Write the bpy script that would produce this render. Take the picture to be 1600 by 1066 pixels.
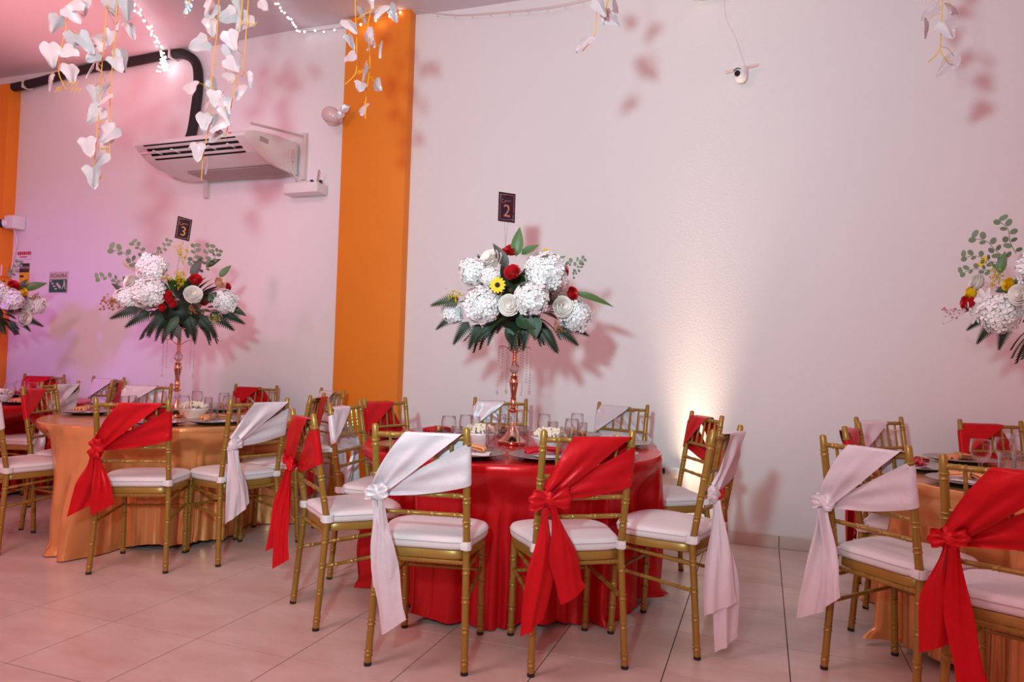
import bpy, bmesh, math, random
from mathutils import Vector, Matrix

for _o in list(bpy.data.objects):
    bpy.data.objects.remove(_o, do_unlink=True)
SC = bpy.context.scene
COL = SC.collection
PI = math.pi
sin, cos = math.sin, math.cos
R = math.radians

# ------------------------------------------------------------------ camera
EYE = 1.153
YAW, PITCH, ROLL = .3454, .0312, -.0307
cam_d = bpy.data.cameras.new('camera')
cam = bpy.data.objects.new('camera', cam_d)
COL.objects.link(cam)
cam_d.sensor_width = 36.0
cam_d.lens = 1093.8 / 1600 * 36
cam_d.clip_start = .05
_F = Vector((-sin(YAW) * cos(PITCH), cos(YAW) * cos(PITCH), sin(PITCH)))
_r = Vector((cos(YAW), sin(YAW), 0))
_d = _F.cross(_r)
_rr = _r * cos(ROLL) + _d * sin(ROLL)
_dd = _d * cos(ROLL) - _r * sin(ROLL)
_m = Matrix((_rr, -_dd, -_F)).transposed().to_4x4()
_m.translation = (0, 0, EYE)
cam.matrix_world = _m
SC.camera = cam

# ------------------------------------------------------------------ world, lights, exposure
SC.view_settings.view_transform = 'Standard'
SC.view_settings.look = 'None'
SC.view_settings.exposure = 0.0
SC.view_settings.gamma = 1.0
SC.view_settings.use_curve_mapping = False
world = bpy.data.worlds.new('hall_ambience')
SC.world = world
world.use_nodes = True
_bg = world.node_tree.nodes['Background']
_bg.inputs[0].default_value = (1.0, .375, .41, 1)
_bg.inputs[1].default_value = .66


def light(name, kind, loc, energy, color, target=None, **kw):
    d = bpy.data.lights.new(name, kind)
    d.energy = energy
    d.color = color
    for k, v in kw.items():
        setattr(d, k, v)
    o = bpy.data.objects.new(name, d)
    COL.objects.link(o)
    o.location = loc
    if target is not None:
        o.rotation_euler = (Vector(target) - Vector(loc)).to_track_quat('-Z', 'Y').to_euler()
    return o


# the photographer's flash, a little above and left of the lens, its head tilted up
light('flash', 'SPOT', (-.43, -.22, 1.74), 470, (.58, 1.0, 1.04), (-2.2, 4.8, 4.05), spot_size=R(130), spot_blend=1.0, shadow_soft_size=.075)
# unseen fill lamps added at ceiling height for soft pink light and sparkle
light('fill_lamp', 'AREA', (-2.6, .6, 3.75), 62, (1.0, .52, .52), (-2.6, 2.6, 0), shape='DISK', size=1.2)
light('fill_lamp', 'AREA', (.3, .2, 3.75), 20, (1.0, .54, .52), (-.2, 2.6, 0), shape='DISK', size=1.2)
# party lights that tint the left of the hall
light('pink_party_light', 'SPOT', (-3.1, .9, 2.6), 155, (1.0, .42, .68), (-5.2, 4.93, 2.3), spot_size=R(58), spot_blend=.8, shadow_soft_size=.12)
light('violet_party_light', 'SPOT', (-5.4, 1.4, 1.9), 135, (.34, .09, 1.0), (-6.6, 4.93, 1.0), spot_size=R(62), spot_blend=1.0, shadow_soft_size=.1)
light('red_party_light', 'SPOT', (-5.2, 2.6, 1.3), 330, (1.0, .37, .37), (-5.6, 4.0, 3.93), spot_size=R(52), spot_blend=1.0, shadow_soft_size=.1)
light('red_party_light', 'SPOT', (-6.4, .9, 2.8), 60, (1.0, .10, .22), (-4.3, 2.6, 0), spot_size=R(60), spot_blend=1.0, shadow_soft_size=.1)

# ------------------------------------------------------------------ material helpers
MATS = {}


def _nt(name):
    m = bpy.data.materials.new(name)
    m.use_nodes = True
    nt = m.node_tree
    return m, nt, nt.nodes['Principled BSDF']


def mat(name, col, rough=.5, metal=0.0, var=.06, scale=8.0, bump=0.0, bscale=40.0, stretch=None, **inputs):
    """procedural principled material: noise-varied colour and optional noise bump"""
    if name in MATS:
        return MATS[name]
    m, nt, b = _nt(name)
    N, L = nt.nodes, nt.links
    tc = N.new('ShaderNodeTexCoord')
    mp = N.new('ShaderNodeMapping')
    L.new(tc.outputs['Object'], mp.inputs[0])
    if stretch:
        mp.inputs['Scale'].default_value = stretch
    nz = N.new('ShaderNodeTexNoise')
    nz.inputs['Scale'].default_value = scale
    nz.inputs['Detail'].default_value = 4
    L.new(mp.outputs[0], nz.inputs['Vector'])
    mx = N.new('ShaderNodeMix')
    mx.data_type = 'RGBA'
    c = Vector(col)
    mx.inputs['A'].default_value = (*(c * (1 - var)), 1)
    mx.inputs['B'].default_value = (*[min(1, x) for x in (c * (1 + var))], 1)
    L.new(nz.outputs['Fac'], mx.inputs['Factor'])
    L.new(mx.outputs['Result'], b.inputs['Base Color'])
    b.inputs['Roughness'].default_value = rough
    b.inputs['Metallic'].default_value = metal
    for k, v in inputs.items():
        b.inputs[k.replace('_', ' ')].default_value = v
    if bump:
        n2 = N.new('ShaderNodeTexNoise')
        n2.inputs['Scale'].default_value = bscale
        n2.inputs['Detail'].default_value = 5
        L.new(mp.outputs[0], n2.inputs['Vector'])
        bp = N.new('ShaderNodeBump')
        bp.inputs['Strength'].default_value = bump
        bp.inputs['Distance'].default_value = .01
        L.new(n2.outputs['Fac'], bp.inputs['Height'])
        L.new(bp.outputs[0], b.inputs['Normal'])
    MATS[name] = m
    return m


def glass_mat(name, tint, fres=.25, base=.04, power=1.6):
    """thin clear wall: see-through with a mirror film that grows at grazing angles"""
    m = bpy.data.materials.new(name)
    m.use_nodes = True
    nt = m.node_tree
    N, L = nt.nodes, nt.links
    N.remove(N['Principled BSDF'])
    out = N['Material Output']
    tr = N.new('ShaderNodeBsdfTransparent')
    tr.inputs[0].default_value = (*tint, 1)
    gl = N.new('ShaderNodeBsdfGlossy')
    gl.inputs['Roughness'].default_value = .03
    lw = N.new('ShaderNodeLayerWeight')
    lw.inputs['Blend'].default_value = fres
    nz = N.new('ShaderNodeTexNoise')
    nz.inputs['Scale'].default_value = 30
    mr = N.new('ShaderNodeMapRange')
    mr.inputs['To Min'].default_value = base * .8
    mr.inputs['To Max'].default_value = base * 1.2
    L.new(nz.outputs['Fac'], mr.inputs['Value'])
    ad = N.new('ShaderNodeMath')
    ad.operation = 'ADD'
    ad.use_clamp = True
    L.new(lw.outputs['Facing'], ad.inputs[0])
    L.new(mr.outputs[0], ad.inputs[1])
    pw = N.new('ShaderNodeMath')
    pw.operation = 'POWER'
    pw.inputs[1].default_value = power
    L.new(ad.outputs[0], pw.inputs[0])
    mx = N.new('ShaderNodeMixShader')
    L.new(pw.outputs[0], mx.inputs[0])
    L.new(tr.outputs[0], mx.inputs[1])
    L.new(gl.outputs[0], mx.inputs[2])
    L.new(mx.outputs[0], out.inputs[0])
    MATS[name] = m
    return m


def emit_mat(name, col, strength):
    m, nt, b = _nt(name)
    b.inputs['Base Color'].default_value = (*col, 1)
    b.inputs['Emission Color'].default_value = (*col, 1)
    b.inputs['Emission Strength'].default_value = strength
    MATS[name] = m
    return m


M_WALL = mat('painted_wall', (.80, .765, .775), .85, var=.025, scale=1.3, bump=.12, bscale=70)
M_CEIL = mat('ceiling_cloth', (.69, .58, .62), .8, var=.03, scale=2, bump=.05, bscale=20)
M_ORANGE = mat('orange_paint', (.84, .235, .012), .6, var=.07, scale=2.2, bump=.1, bscale=60)
M_GROUT = mat('tile_grout', (.10, .06, .05), .95)
M_BASE = mat('baseboard_tile', (.62, .49, .42), .35, var=.08, scale=9)
M_GOLD = mat('gold_chair_paint', (.37, .215, .040), .32, metal=.30, var=.08, scale=25)
M_CUSH = mat('white_cushion_cloth', (.83, .80, .81), .8, var=.03, scale=18, bump=.25, bscale=60)
M_PIPE = mat('cushion_seam', (.50, .44, .45), .9)
M_RUB = mat('black_rubber', (.015, .014, .014), .6)
M_STRAP = mat('white_strap', (.84, .81, .82), .75, bump=.1)
SAT = dict(bump=.45, bscale=18, Specular_IOR_Level=.14)
M_RED = mat('red_satin', (.60, .010, .016), .36, metal=.12, var=.12, scale=14, **SAT)
M_WHITE = mat('pearl_white_satin', (.79, .705, .75), .36, metal=.10, var=.05, scale=14, **SAT)
M_REDCLOTH = mat('red_satin_cloth', (.60, .010, .014), .27, metal=.25, var=.10, scale=6, bump=.6, bscale=8, stretch=(1, 1, .35), Specular_IOR_Level=.3)
M_GOLDCLOTH = mat('gold_satin_cloth', (.80, .38, .14), .22, metal=.50, var=.08, scale=6, bump=.7, bscale=7, stretch=(1, 1, .35), Specular_IOR_Level=.3)
M_TABLE = mat('table_laminate', (.35, .30, .26), .6)
M_STEEL = mat('steel_tube', (.25, .25, .26), .4, metal=.8)
M_COPPER = mat('rose_gold', (.86, .50, .34), .13, metal=1.0, var=.05)
M_GLASS = glass_mat('clear_glass', (.992, .985, .988), .5, .10, 2.9)
M_CRYSTAL = glass_mat('cut_crystal', (.95, .92, .93), .5, .16, 1.6)
M_CHARGER = mat('silver_charger', (.42, .36, .34), .28, metal=.75, var=.06)
M_BLACK = mat('black_plastic', (.012, .012, .013), .4)
M_PAPER = mat('white_paper', (.82, .79, .80), .8)
M_PEACH = mat('peach_satin', (.85, .38, .17), .4, metal=.1, bump=.2, bscale=40)
M_NRED = mat('red_napkin_satin', (.55, .008, .02), .4, metal=.1, bump=.2, bscale=40)
M_RING = mat('gold_ring', (.75, .48, .18), .3, metal=.9, bump=.6, bscale=300)
M_BOWL = mat('white_ceramic', (.83, .80, .80), .2)
M_CORN = mat('popcorn', (.88, .80, .64), .8, var=.12, scale=60)
M_HYD = mat('white_hydrangea_petal', (.93, .90, .91), .7, var=.05, scale=30)
M_HCORE = mat('hydrangea_core', (.52, .53, .42), .9)
M_WROSE = mat('cream_rose_petal', (.88, .80, .74), .6, var=.05, scale=20)
M_RROSE = mat('red_rose_petal', (.56, .008, .014), .55, var=.15, scale=20)
M_PROSE = mat('peach_rose_petal', (.86, .50, .36), .6)
M_YEL = mat('yellow_petal', (.88, .58, .01), .6, var=.1, scale=40)
M_OCHRE = mat('yellow_filler', (.62, .46, .015), .7, var=.2, scale=60)
M_RUST = mat('rust_filler', (.42, .16, .06), .7, var=.2, scale=60)
M_DISC = mat('flower_disc', (.03, .012, .006), .9)
M_LEAF = mat('dark_green_leaf', (.030, .060, .022), .5, var=.35, scale=20)
M_LEAF2 = mat('mid_green_leaf', (.075, .15, .035), .45, var=.3, scale=20)
M_FERN = mat('fern_green', (.012, .026, .013), .55, var=.3, scale=30)
M_EUC = mat('eucalyptus_leaf', (.16, .21, .12), .6, var=.2, scale=30)
M_STEM = mat('stem_green', (.10, .10, .05), .7)
M_MAUVE = mat('purple_green_leaf', (.075, .055, .05), .5, var=.3, scale=20)
M_PEARL = mat('pearl_leaf', (.76, .67, .70), .20, metal=.38, var=.06, scale=30, bump=.5, bscale=70, Coat_Weight=.4)
M_VINE = mat('golden_vine', (.80, .38, .03), .6)
M_CARD = mat('dark_purple_card', (.022, .008, .022), .35)
M_FOIL = mat('holographic_foil', (.95, .42, .30), .25, metal=.85, var=.45, scale=35)
M_FOILY = mat('gold_foil', (.90, .48, .16), .3, metal=.6, var=.3, scale=35)
M_ACW = mat('ac_white_plastic', (.79, .755, .75), .5, var=.04, scale=5)
M_ACD = mat('ac_dark_gap', (.02, .018, .018), .6)
M_ACG = mat('ac_grey_trim', (.42, .34, .33), .6)
M_FOAM = mat('black_pipe_insulation', (.012, .009, .010), .75, bump=.3, bscale=30)
M_BRKT = mat('painted_steel_bracket', (.66, .58, .54), .5)
M_WPL = mat('white_plastic', (.80, .76, .76), .35)
M_WIRE = mat('pale_wire', (.66, .50, .48), .6)
M_BLUE = mat('iridescent_sequin', (.50, .72, .80), .2, metal=.5, var=.3, scale=60)
M_BALL = mat('blush_balloon', (.72, .52, .52), .18, var=.03, Coat_Weight=.5)
M_GREENS = mat('sign_green', (.008, .11, .075), .5)
M_SIGNW = mat('sign_pale', (.62, .52, .45), .6)
M_SIGNR = mat('sign_red_print', (.55, .02, .06), .6)
M_SIGNY = mat('sign_yellow', (.85, .45, .02), .6)
M_LED = emit_mat('fairy_bulb', (.88, .93, 1.0), 6)
M_LEDW = emit_mat('warm_fairy_bulb', (1.0, .80, .50), 8)
M_LENS = mat('camera_lens', (.01, .008, .012), .08)
M_LAMP = emit_mat('uplight_lens', (1.0, .80, .55), 6)


def tile_mat():
    m, nt, b = _nt('cream_floor_tile')
    N, L = nt.nodes, nt.links
    geo = N.new('ShaderNodeNewGeometry')
    nz = N.new('ShaderNodeTexNoise')
    nz.inputs['Scale'].default_value = 2.6
    nz.inputs['Detail'].default_value = 7
    nz.inputs['Roughness'].default_value = .65
    mp = N.new('ShaderNodeMapping')
    mp.inputs['Scale'].default_value = (1, 2.2, 1)
    L.new(geo.outputs['Position'], mp.inputs[0])
    L.new(mp.outputs[0], nz.inputs['Vector'])
    cr = N.new('ShaderNodeValToRGB')
    e = cr.color_ramp.elements
    e[0].position, e[0].color = .35, (.58, .44, .375, 1)
    e[1].position, e[1].color = .62, (.68, .565, .51, 1)
    L.new(nz.outputs['Fac'], cr.inputs[0])
    L.new(cr.outputs[0], b.inputs['Base Color'])
    b.inputs['Roughness'].default_value = .33
    return m


M_TILE = tile_mat()

# ------------------------------------------------------------------ mesh helpers


class MB:
    def __init__(self):
        self.v, self.f = [], []

    def add(self, vs, fs, M=None):
        n = len(self.v)
        self.v += [tuple(M @ Vector(p)) if M is not None else tuple(p) for p in vs]
        self.f += [tuple(i + n for i in f) for f in fs]
        return self

    def grid(self, rows, close=False, M=None):
        a, b = len(rows), len(rows[0])
        fs = []
        for i in range(a - 1):
            for j in range(b if close else b - 1):
                k = (j + 1) % b
                fs.append((i * b + j, i * b + k, (i + 1) * b + k, (i + 1) * b + j))
        return self.add([p for r in rows for p in r], fs, M)

    def fan(self, ring, flip=False, M=None):
        f = tuple(range(len(ring)))
        return self.add(ring, [f[::-1] if flip else f], M)

    def tube(self, path, rad, n=8, cap=True, M=None):
        P = [Vector(p) for p in path]
        if not hasattr(rad, '__len__'):
            rad = [rad] * len(P)
        t = (P[1] - P[0]).normalized()
        a = Vector((1, 0, 0)) if abs(t.x) < .8 else Vector((0, 1, 0))
        nrm = (a - t * a.dot(t)).normalized()
        rows = []
        for i, p in enumerate(P):
            t = ((P[min(i + 1, len(P) - 1)] - P[max(i - 1, 0)])).normalized()
            nrm = (nrm - t * nrm.dot(t)).normalized()
            b = t.cross(nrm)
            rows.append([p + (nrm * cos(2 * PI * k / n) + b * sin(2 * PI * k / n)) * rad[i] for k in range(n)])
        self.grid(rows, True, M)
        if cap:
            self.fan(rows[0], True, M)
            self.fan(rows[-1], False, M)
        return self

    def lathe(self, prof, n=24, c=(0, 0, 0), M=None, cap=True):
        rows = [[(c[0] + r * cos(2 * PI * k / n), c[1] + r * sin(2 * PI * k / n), c[2] + z) for k in range(n)] for r, z in prof]
        self.grid(rows, True, M)
        if cap:
            if prof[0][0] > 1e-5:
                self.fan(rows[0], True, M)
            if prof[-1][0] > 1e-5:
                self.fan(rows[-1], False, M)
        return self

    def box(self, c, s, M=None, bev=0.0):
        x, y, z = s[0] / 2, s[1] / 2, s[2] / 2
        if bev <= 0:
            vs = [(c[0] + i * x, c[1] + j * y, c[2] + k * z) for i in (-1, 1) for j in (-1, 1) for k in (-1, 1)]
            return self.add(vs, [(0, 1, 3, 2), (4, 6, 7, 5), (0, 4, 5, 1), (2, 3, 7, 6), (0, 2, 6, 4), (1, 5, 7, 3)], M)
        bm = bmesh.new()
        bmesh.ops.create_cube(bm, size=1)
        for v in bm.verts:
            v.co = Vector((c[0] + v.co.x * s[0], c[1] + v.co.y * s[1], c[2] + v.co.z * s[2]))
        bmesh.ops.bevel(bm, geom=bm.edges[:], offset=bev, segments=2, affect='EDGES', profile=.6)
        bm.verts.index_update()
        self.add([v.co.copy() for v in bm.verts], [tuple(v.index for v in f.verts) for f in bm.faces], M)
        bm.free()
        return self

    def ball(self, c, r, nu=12, nv=8, sc=(1, 1, 1), M=None):
        rows = []
        for i in range(nv + 1):
            a = -PI / 2 + PI * i / nv
            ca = max(cos(a), 1e-3)
            rows.append([(c[0] + r * sc[0] * ca * cos(2 * PI * k / nu), c[1] + r * sc[1] * ca * sin(2 * PI * k / nu), c[2] + r * sc[2] * sin(a)) for k in range(nu)])
        return self.grid(rows, True, M)

    def mesh(self, name, m, smooth=True, sharp=None):
        me = bpy.data.meshes.new(name)
        me.from_pydata(self.v, [], self.f)
        me.update()
        if smooth:
            me.polygons.foreach_set('use_smooth', [True] * len(me.polygons))
            if sharp:
                try:
                    me.set_sharp_from_angle(angle=R(sharp))
                except Exception:
                    pass
        if m is not None:
            me.materials.append(m)
        return me

    def obj(self, name, m, parent=None, smooth=True, sharp=40, **kw):
        return obj(name, self.mesh(name, m, smooth, sharp), parent, **kw)


def obj(name, me, parent=None, loc=None, rot=None, scale=None):
    o = bpy.data.objects.new(name, me)
    COL.objects.link(o)
    if parent is not None:
        o.parent = parent
    if loc is not None:
        o.location = loc
    if rot is not None:
        o.rotation_euler = rot
    if scale is not None:
        o.scale = (scale,) * 3 if not hasattr(scale, '__len__') else scale
    return o


def tag(o, label=None, cat=None, group=None, kind=None):
    if label:
        o['label'] = label
    if cat:
        o['category'] = cat
    if group:
        o['group'] = group
    if kind:
        o['kind'] = kind
    return o


def thing(name, label, cat, loc=(0, 0, 0), rz=0.0, group=None):
    o = bpy.data.objects.new(name, None)
    o.empty_display_size = .05
    COL.objects.link(o)
    o.location = loc
    o.rotation_euler = (0, 0, rz)
    return tag(o, label, cat, group)


def kids(o):
    return [c for c in bpy.data.objects if c.parent == o]


def copy_tree(src, tree, parent=None):
    """tree: {object: [children]} lookup taken once; copies a thing with its parts and sub-parts"""
    c = src.copy()
    COL.objects.link(c)
    if parent is not None:
        c.parent = parent
    for ch in tree.get(src, []):
        copy_tree(ch, tree, c)
    return c


def tree_of(root):
    t = {}
    for o in bpy.data.objects:
        if o.parent is not None:
            t.setdefault(o.parent, []).append(o)
    return t


def smooth(a, b, x):
    t = min(1, max(0, (x - a) / (b - a)))
    return t * t * (3 - 2 * t)


def lerp(a, b, t):
    return a + (b - a) * t


def catmull(P, n=6, closed=False):
    out = []
    k = len(P)
    for i in range(k if closed else k - 1):
        p0, p1, p2, p3 = [Vector(P[(i + d) % k] if closed else P[min(max(i + d, 0), k - 1)]) for d in (-1, 0, 1, 2)]
        for j in range(n):
            t = j / n
            out.append(.5 * ((2 * p1) + (p2 - p0) * t + (2 * p0 - 5 * p1 + 4 * p2 - p3) * t * t + (3 * p1 - p0 - 3 * p2 + p3) * t ** 3))
    if not closed:
        out.append(Vector(P[-1]))
    return out


def text_mesh(s, size, m, extrude=.0006, align='CENTER'):
    cu = bpy.data.curves.new('lettering', 'FONT')
    cu.body = s
    cu.size = size
    cu.extrude = extrude
    cu.align_x = align
    cu.align_y = 'CENTER'
    cu.resolution_u = 3
    o = bpy.data.objects.new('lettering', cu)
    COL.objects.link(o)
    bpy.context.view_layer.update()
    dg = bpy.context.evaluated_depsgraph_get()
    me = bpy.data.meshes.new_from_object(o.evaluated_get(dg))
    bpy.data.objects.remove(o, do_unlink=True)
    me.materials.clear()
    me.materials.append(m)
    return me

# ------------------------------------------------------------------ the hall
WY = 4.93          # back wall plane
T = .45            # floor tile
X0, Y0 = -3.483, 2.728


def struct(name, mb, m, **kw):
    o = mb.obj(name, m, **kw)
    o['kind'] = 'structure'
    return o


floor = struct('floor', MB().box((-2.6, 1.7, -.029), (13.4, 6.6, .05)), M_GROUT, smooth=False)
_tm = MB()
_h = (T - .0042) / 2
_b = .0006
_tm.grid([[(-_h, -_h, -.004), (_h, -_h, -.004), (_h, _h, -.004), (-_h, _h, -.004)],
          [(-_h, -_h, -_b), (_h, -_h, -_b), (_h, _h, -_b), (-_h, _h, -_b)],
          [(-_h + _b, -_h + _b, 0), (_h - _b, -_h + _b, 0), (_h - _b, _h - _b, 0), (-_h + _b, _h - _b, 0)]], True)
_tm.add([(-_h + _b, -_h + _b, 0), (_h - _b, -_h + _b, 0), (_h - _b, _h - _b, 0), (-_h + _b, _h - _b, 0)], [(0, 1, 2, 3)])
_tile = _tm.mesh('floor_tile', M_TILE, smooth=False)
for r in range(-3, 5):
    for c in range(-12, 15):
        cx, cy = X0 + (c + .5) * T, Y0 + (r + .5) * T
        sy = 1.0
        if cy + T / 2 > WY:
            continue
        obj('floor_tile', _tile, floor, loc=(cx, cy, 0))
# the cut row along the wall
_cut = WY - (Y0 + math.floor((WY - Y0) / T) * T)
if _cut > .03:
    for c in range(-12, 15):
        obj('floor_tile', _tile, floor, loc=(X0 + (c + .5) * T, WY - _cut / 2, 0), scale=(1, (_cut - .005) / (T - .005), 1))

wall = struct('wall_back', MB().box((-2.6, WY + .08, 1.97), (13.4, .16, 4.02)), M_WALL, smooth=False)
# ceiling of stretched cloth with shallow folds running into the wall
_rows = []
for i in range(41):
    y = lerp(-1.5, WY, i / 40) if i < 12 else lerp(lerp(-1.5, WY, 12 / 40), WY, (i - 12) / 28)
    row = []
    for j in range(61):
        x = lerp(-9.3, 4.1, j / 60)
        k = smooth(3.9, 4.85, y)
        z = 3.93 + k * .018 * sin((WY - y) * 34 + x * 1.3) + .012 * sin(x * 2.1 + y * .7)
        row.append((x, y, z))
    _rows.append(row)
_cm = MB().grid(_rows)
_cm.add([(-9.3, -1.5, 4.02), (4.1, -1.5, 4.02), (4.1, WY, 4.02), (-9.3, WY, 4.02)], [(0, 1, 2, 3)])
struct('ceiling', _cm, M_CEIL)
# painted pilasters
_p = MB().box((-2.975, WY - .04, 1.96), (.59, .10, 3.95), bev=.006)
struct('trim_1', _p, M_ORANGE, sharp=30)
_p = MB().box((-7.63, WY - .05, 1.90), (.90, .14, 3.82), bev=.006)
struct('trim_2', _p, M_ORANGE, sharp=30)
# tiled skirting
bb = struct('baseboard_back', MB().box((-2.6, WY - .003, .040), (13.4, .006, .076)), M_GROUT, smooth=False)
_bm = MB().box((0, 0, .041), (T - .004, .010, .080), bev=.0025).mesh('baseboard_tile', M_BASE, True, 30)
for c in range(-12, 15):
    cx = X0 + (c + .5) * T
    if -3.30 < cx - T / 2 and cx + T / 2 < -2.65 or cx < -7.4:
        continue
    obj('baseboard_tile', _bm, bb, loc=(cx, WY - .009, 0))

# ------------------------------------------------------------------ things on the wall
# air conditioner: long thin-fronted unit, curved underside, louvred outlet
ac = thing('air_conditioner', 'long white wall-hung air conditioner with louvred outlet under the black pipe', 'air conditioner', (-4.29, 4.885, 2.68))
AX = .55
_prof = [(0, .27), (-.30, .245), (-.55, .205), (-.63, .175), (-.645, .155), (-.635, .138)]
_under = [(-.635, .138), (-.50, .052)]          # outlet slope
_belly = [(-.50, .052), (-.40, .018), (-.25, .0), (-.10, -.004), (0, .0)]
_b1 = MB()
_all = _prof + _belly
_b1.grid([[(x, y, z) for (y, z) in _prof] for x in (-AX, AX)])
_b1.grid([[(x, y, z) for (y, z) in _belly] for x in (-AX, AX)])
_b1.add([(-AX, 0, 0), (AX, 0, 0), (AX, 0, .27), (-AX, 0, .27)], [(0, 1, 2, 3)])
_b1.box((-AX + .04, -.57, .096), (.08, .012, .012))
_b1.obj('casing', M_ACW, ac, sharp=35)
for s in (-1, 1):
    _e = MB()
    ring = [(s * (AX + .012), y, z) for (y, z) in _all]
    ring2 = [(s * AX, y, z) for (y, z) in _all]
    _e.fan(ring, s < 0)
    _e.grid([ring2, ring], True)
    ep = _e.obj('end_panel', M_ACW, ac, sharp=35)
    if s > 0:
        MB().box((AX + .014, -.43, .165), (.004, .10, .038)).obj('panel_recess', M_ACG, ep, smooth=False)
        _g = MB()
        for k in range(9):
            _g.box((AX + .014, -.24 + k * .018, .055 + .001 * k), (.003, .008, .055))
        _g.obj('vent_slots', M_ACW, ep, smooth=False)
_o = MB()
_o.add([(-AX, -.622, .150), (AX, -.622, .150), (AX, -.485, .062), (-AX, -.485, .062)], [(0, 1, 2, 3)])
_o.obj('outlet_cavity', M_ACD, ac, smooth=False)
_dir = Vector((0, .135, -.086)).normalized()
_up = Vector((0, -_dir.z * -1, _dir.y)).normalized()
for k, t in enumerate((.18, .5, .82)):
    c = Vector((0, -.635, .138)).lerp(Vector((0, -.50, .052)), t)
    MB().add([(-AX + .09, c.y - .012, c.z + .004), (AX - .09, c.y - .012, c.z + .004), (AX - .09, c.y + .010, c.z - .006), (-AX + .09, c.y + .010, c.z - .006),
              (-AX + .09, c.y - .010, c.z + .008), (AX - .09, c.y - .010, c.z + .008), (AX - .09, c.y + .012, c.z - .002), (-AX + .09, c.y + .012, c.z - .002)],
             [(0, 3, 2, 1), (4, 5, 6, 7), (0, 1, 5, 4), (2, 3, 7, 6), (1, 2, 6, 5), (3, 0, 4, 7)]).obj('louvre', M_ACW, ac, smooth=False)
for k in range(5):
    x = -AX + .18 + k * .185
    MB().box((x, -.565, .092), (.012, .10, .012), M=None).obj('vane', M_ACW, ac, smooth=False, loc=None)
for s in (-1, 1):
    _e = MB().add([(s * AX, -.635, .139), (s * (AX - .09), -.635, .139), (s * (AX - .09), -.498, .051), (s * AX, -.498, .051)], [(0, 1, 2, 3)])
    _e.obj('outlet_surround', M_ACW, ac, smooth=False)
MB().add([(-AX + .22, -.30, .0), (AX - .02, -.30, .0), (AX - .02, -.06, -.008), (-AX + .22, -.06, -.008), (-AX + .22, -.30, -.006), (AX - .02, -.30, -.006), (AX - .02, -.06, -.014), (-AX + .22, -.06, -.014)],
         [(4, 7, 6, 5), (0, 1, 5, 4), (1, 2, 6, 5), (2, 3, 7, 6), (3, 0, 4, 7)]).obj('intake_grille', M_ACG, ac, smooth=False)
MB().box((.42, -.641, .165), (.02, .006, .010)).obj('indicator', mat('red_sticker', (.7, .03, .02), .5), ac, smooth=False)
# hanger bracket at the right end and the left foot
_h1 = MB()
_h1.tube([(AX + .035, -.62, .235), (AX + .05, 0, .33)], .011, 6)
_h1.box((AX + .06, .025, .16), (.035, .03, .40))
_h1.tube([(AX + .02, -.10, .10), (AX + .02, -.10, .02), (AX + .06, .02, -.10)], .009, 6)
_h1.box((AX + .02, -.09, .14), (.012, .05, .10))
_h1.obj('hanger_bracket', M_BRKT, ac, smooth=False)
_h2 = MB().box((-.42, .02, -.06), (.04, .03, .16))
_h2.tube([(-AX - .02, -.3, .235), (-AX - .03, .03, .30)], .010, 6)
_h2.obj('hanger_bracket', M_BRKT, ac, smooth=False)

# insulated pipe run along the ceiling corner, then down into the unit
_pp = catmull([(-8.2, 4.83, 3.74), (-7.45, 4.85, 3.77), (-6.9, 4.86, 3.80), (-6.25, 4.86, 3.855), (-5.7, 4.86, 3.86), (-5.15, 4.86, 3.875), (-4.95, 4.86, 3.84), (-4.84, 4.86, 3.74), (-4.80, 4.85, 3.55), (-4.80, 4.83, 3.30), (-4.80, 4.80, 3.10), (-4.82, 4.76, 2.95)], 6)
pipe = thing('insulated_pipe', 'thick black insulated pipe running under the ceiling and down to the air conditioner', 'pipe', (-4.8, 4.86, 3.0))
MB().tube([p - Vector((-4.8, 4.86, 3.0)) for p in _pp], .042, 10).obj('foam_sleeve', M_FOAM, pipe)
for q in ((-7.0, 4.865, 3.795), (-6.0, 4.865, 3.86), (-5.12, 4.865, 3.875)):
    MB().box((q[0] + 4.8, q[1] - 4.86, q[2] - 3.0), (.02, .11, .10), bev=.004).obj('pipe_clip', M_BRKT, pipe)

# small white box with a stub aerial under the bracket
rt = thing('wall_box', 'small white plastic box with a stub aerial below the air conditioner bracket', 'box', (-3.61, 4.84, 2.49))
MB().box((0, 0, .05), (.34, .14, .085), bev=.012).obj('box_body', M_WPL, rt)
MB().ball((.0, 0, .09), .09, 14, 6, (1.2, .6, .35)).obj('domed_lid', M_WPL, rt)
MB().tube([(.13, -.02, .08), (.145, -.02, .20)], .008, 6).obj('aerial', M_ACG, rt)
MB().box((.08, -.02, .105), (.02, .02, .03)).obj('knob', M_BLACK, rt)
MB().box((.165, -.02, .10), (.02, .02, .025)).obj('knob', M_BLACK, rt)
MB().tube(catmull([(-.10, .03, .09), (-.14, .05, .18), (-.16, .06, .30)], 5), .004, 5).obj('cable', M_ACG, rt)

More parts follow.
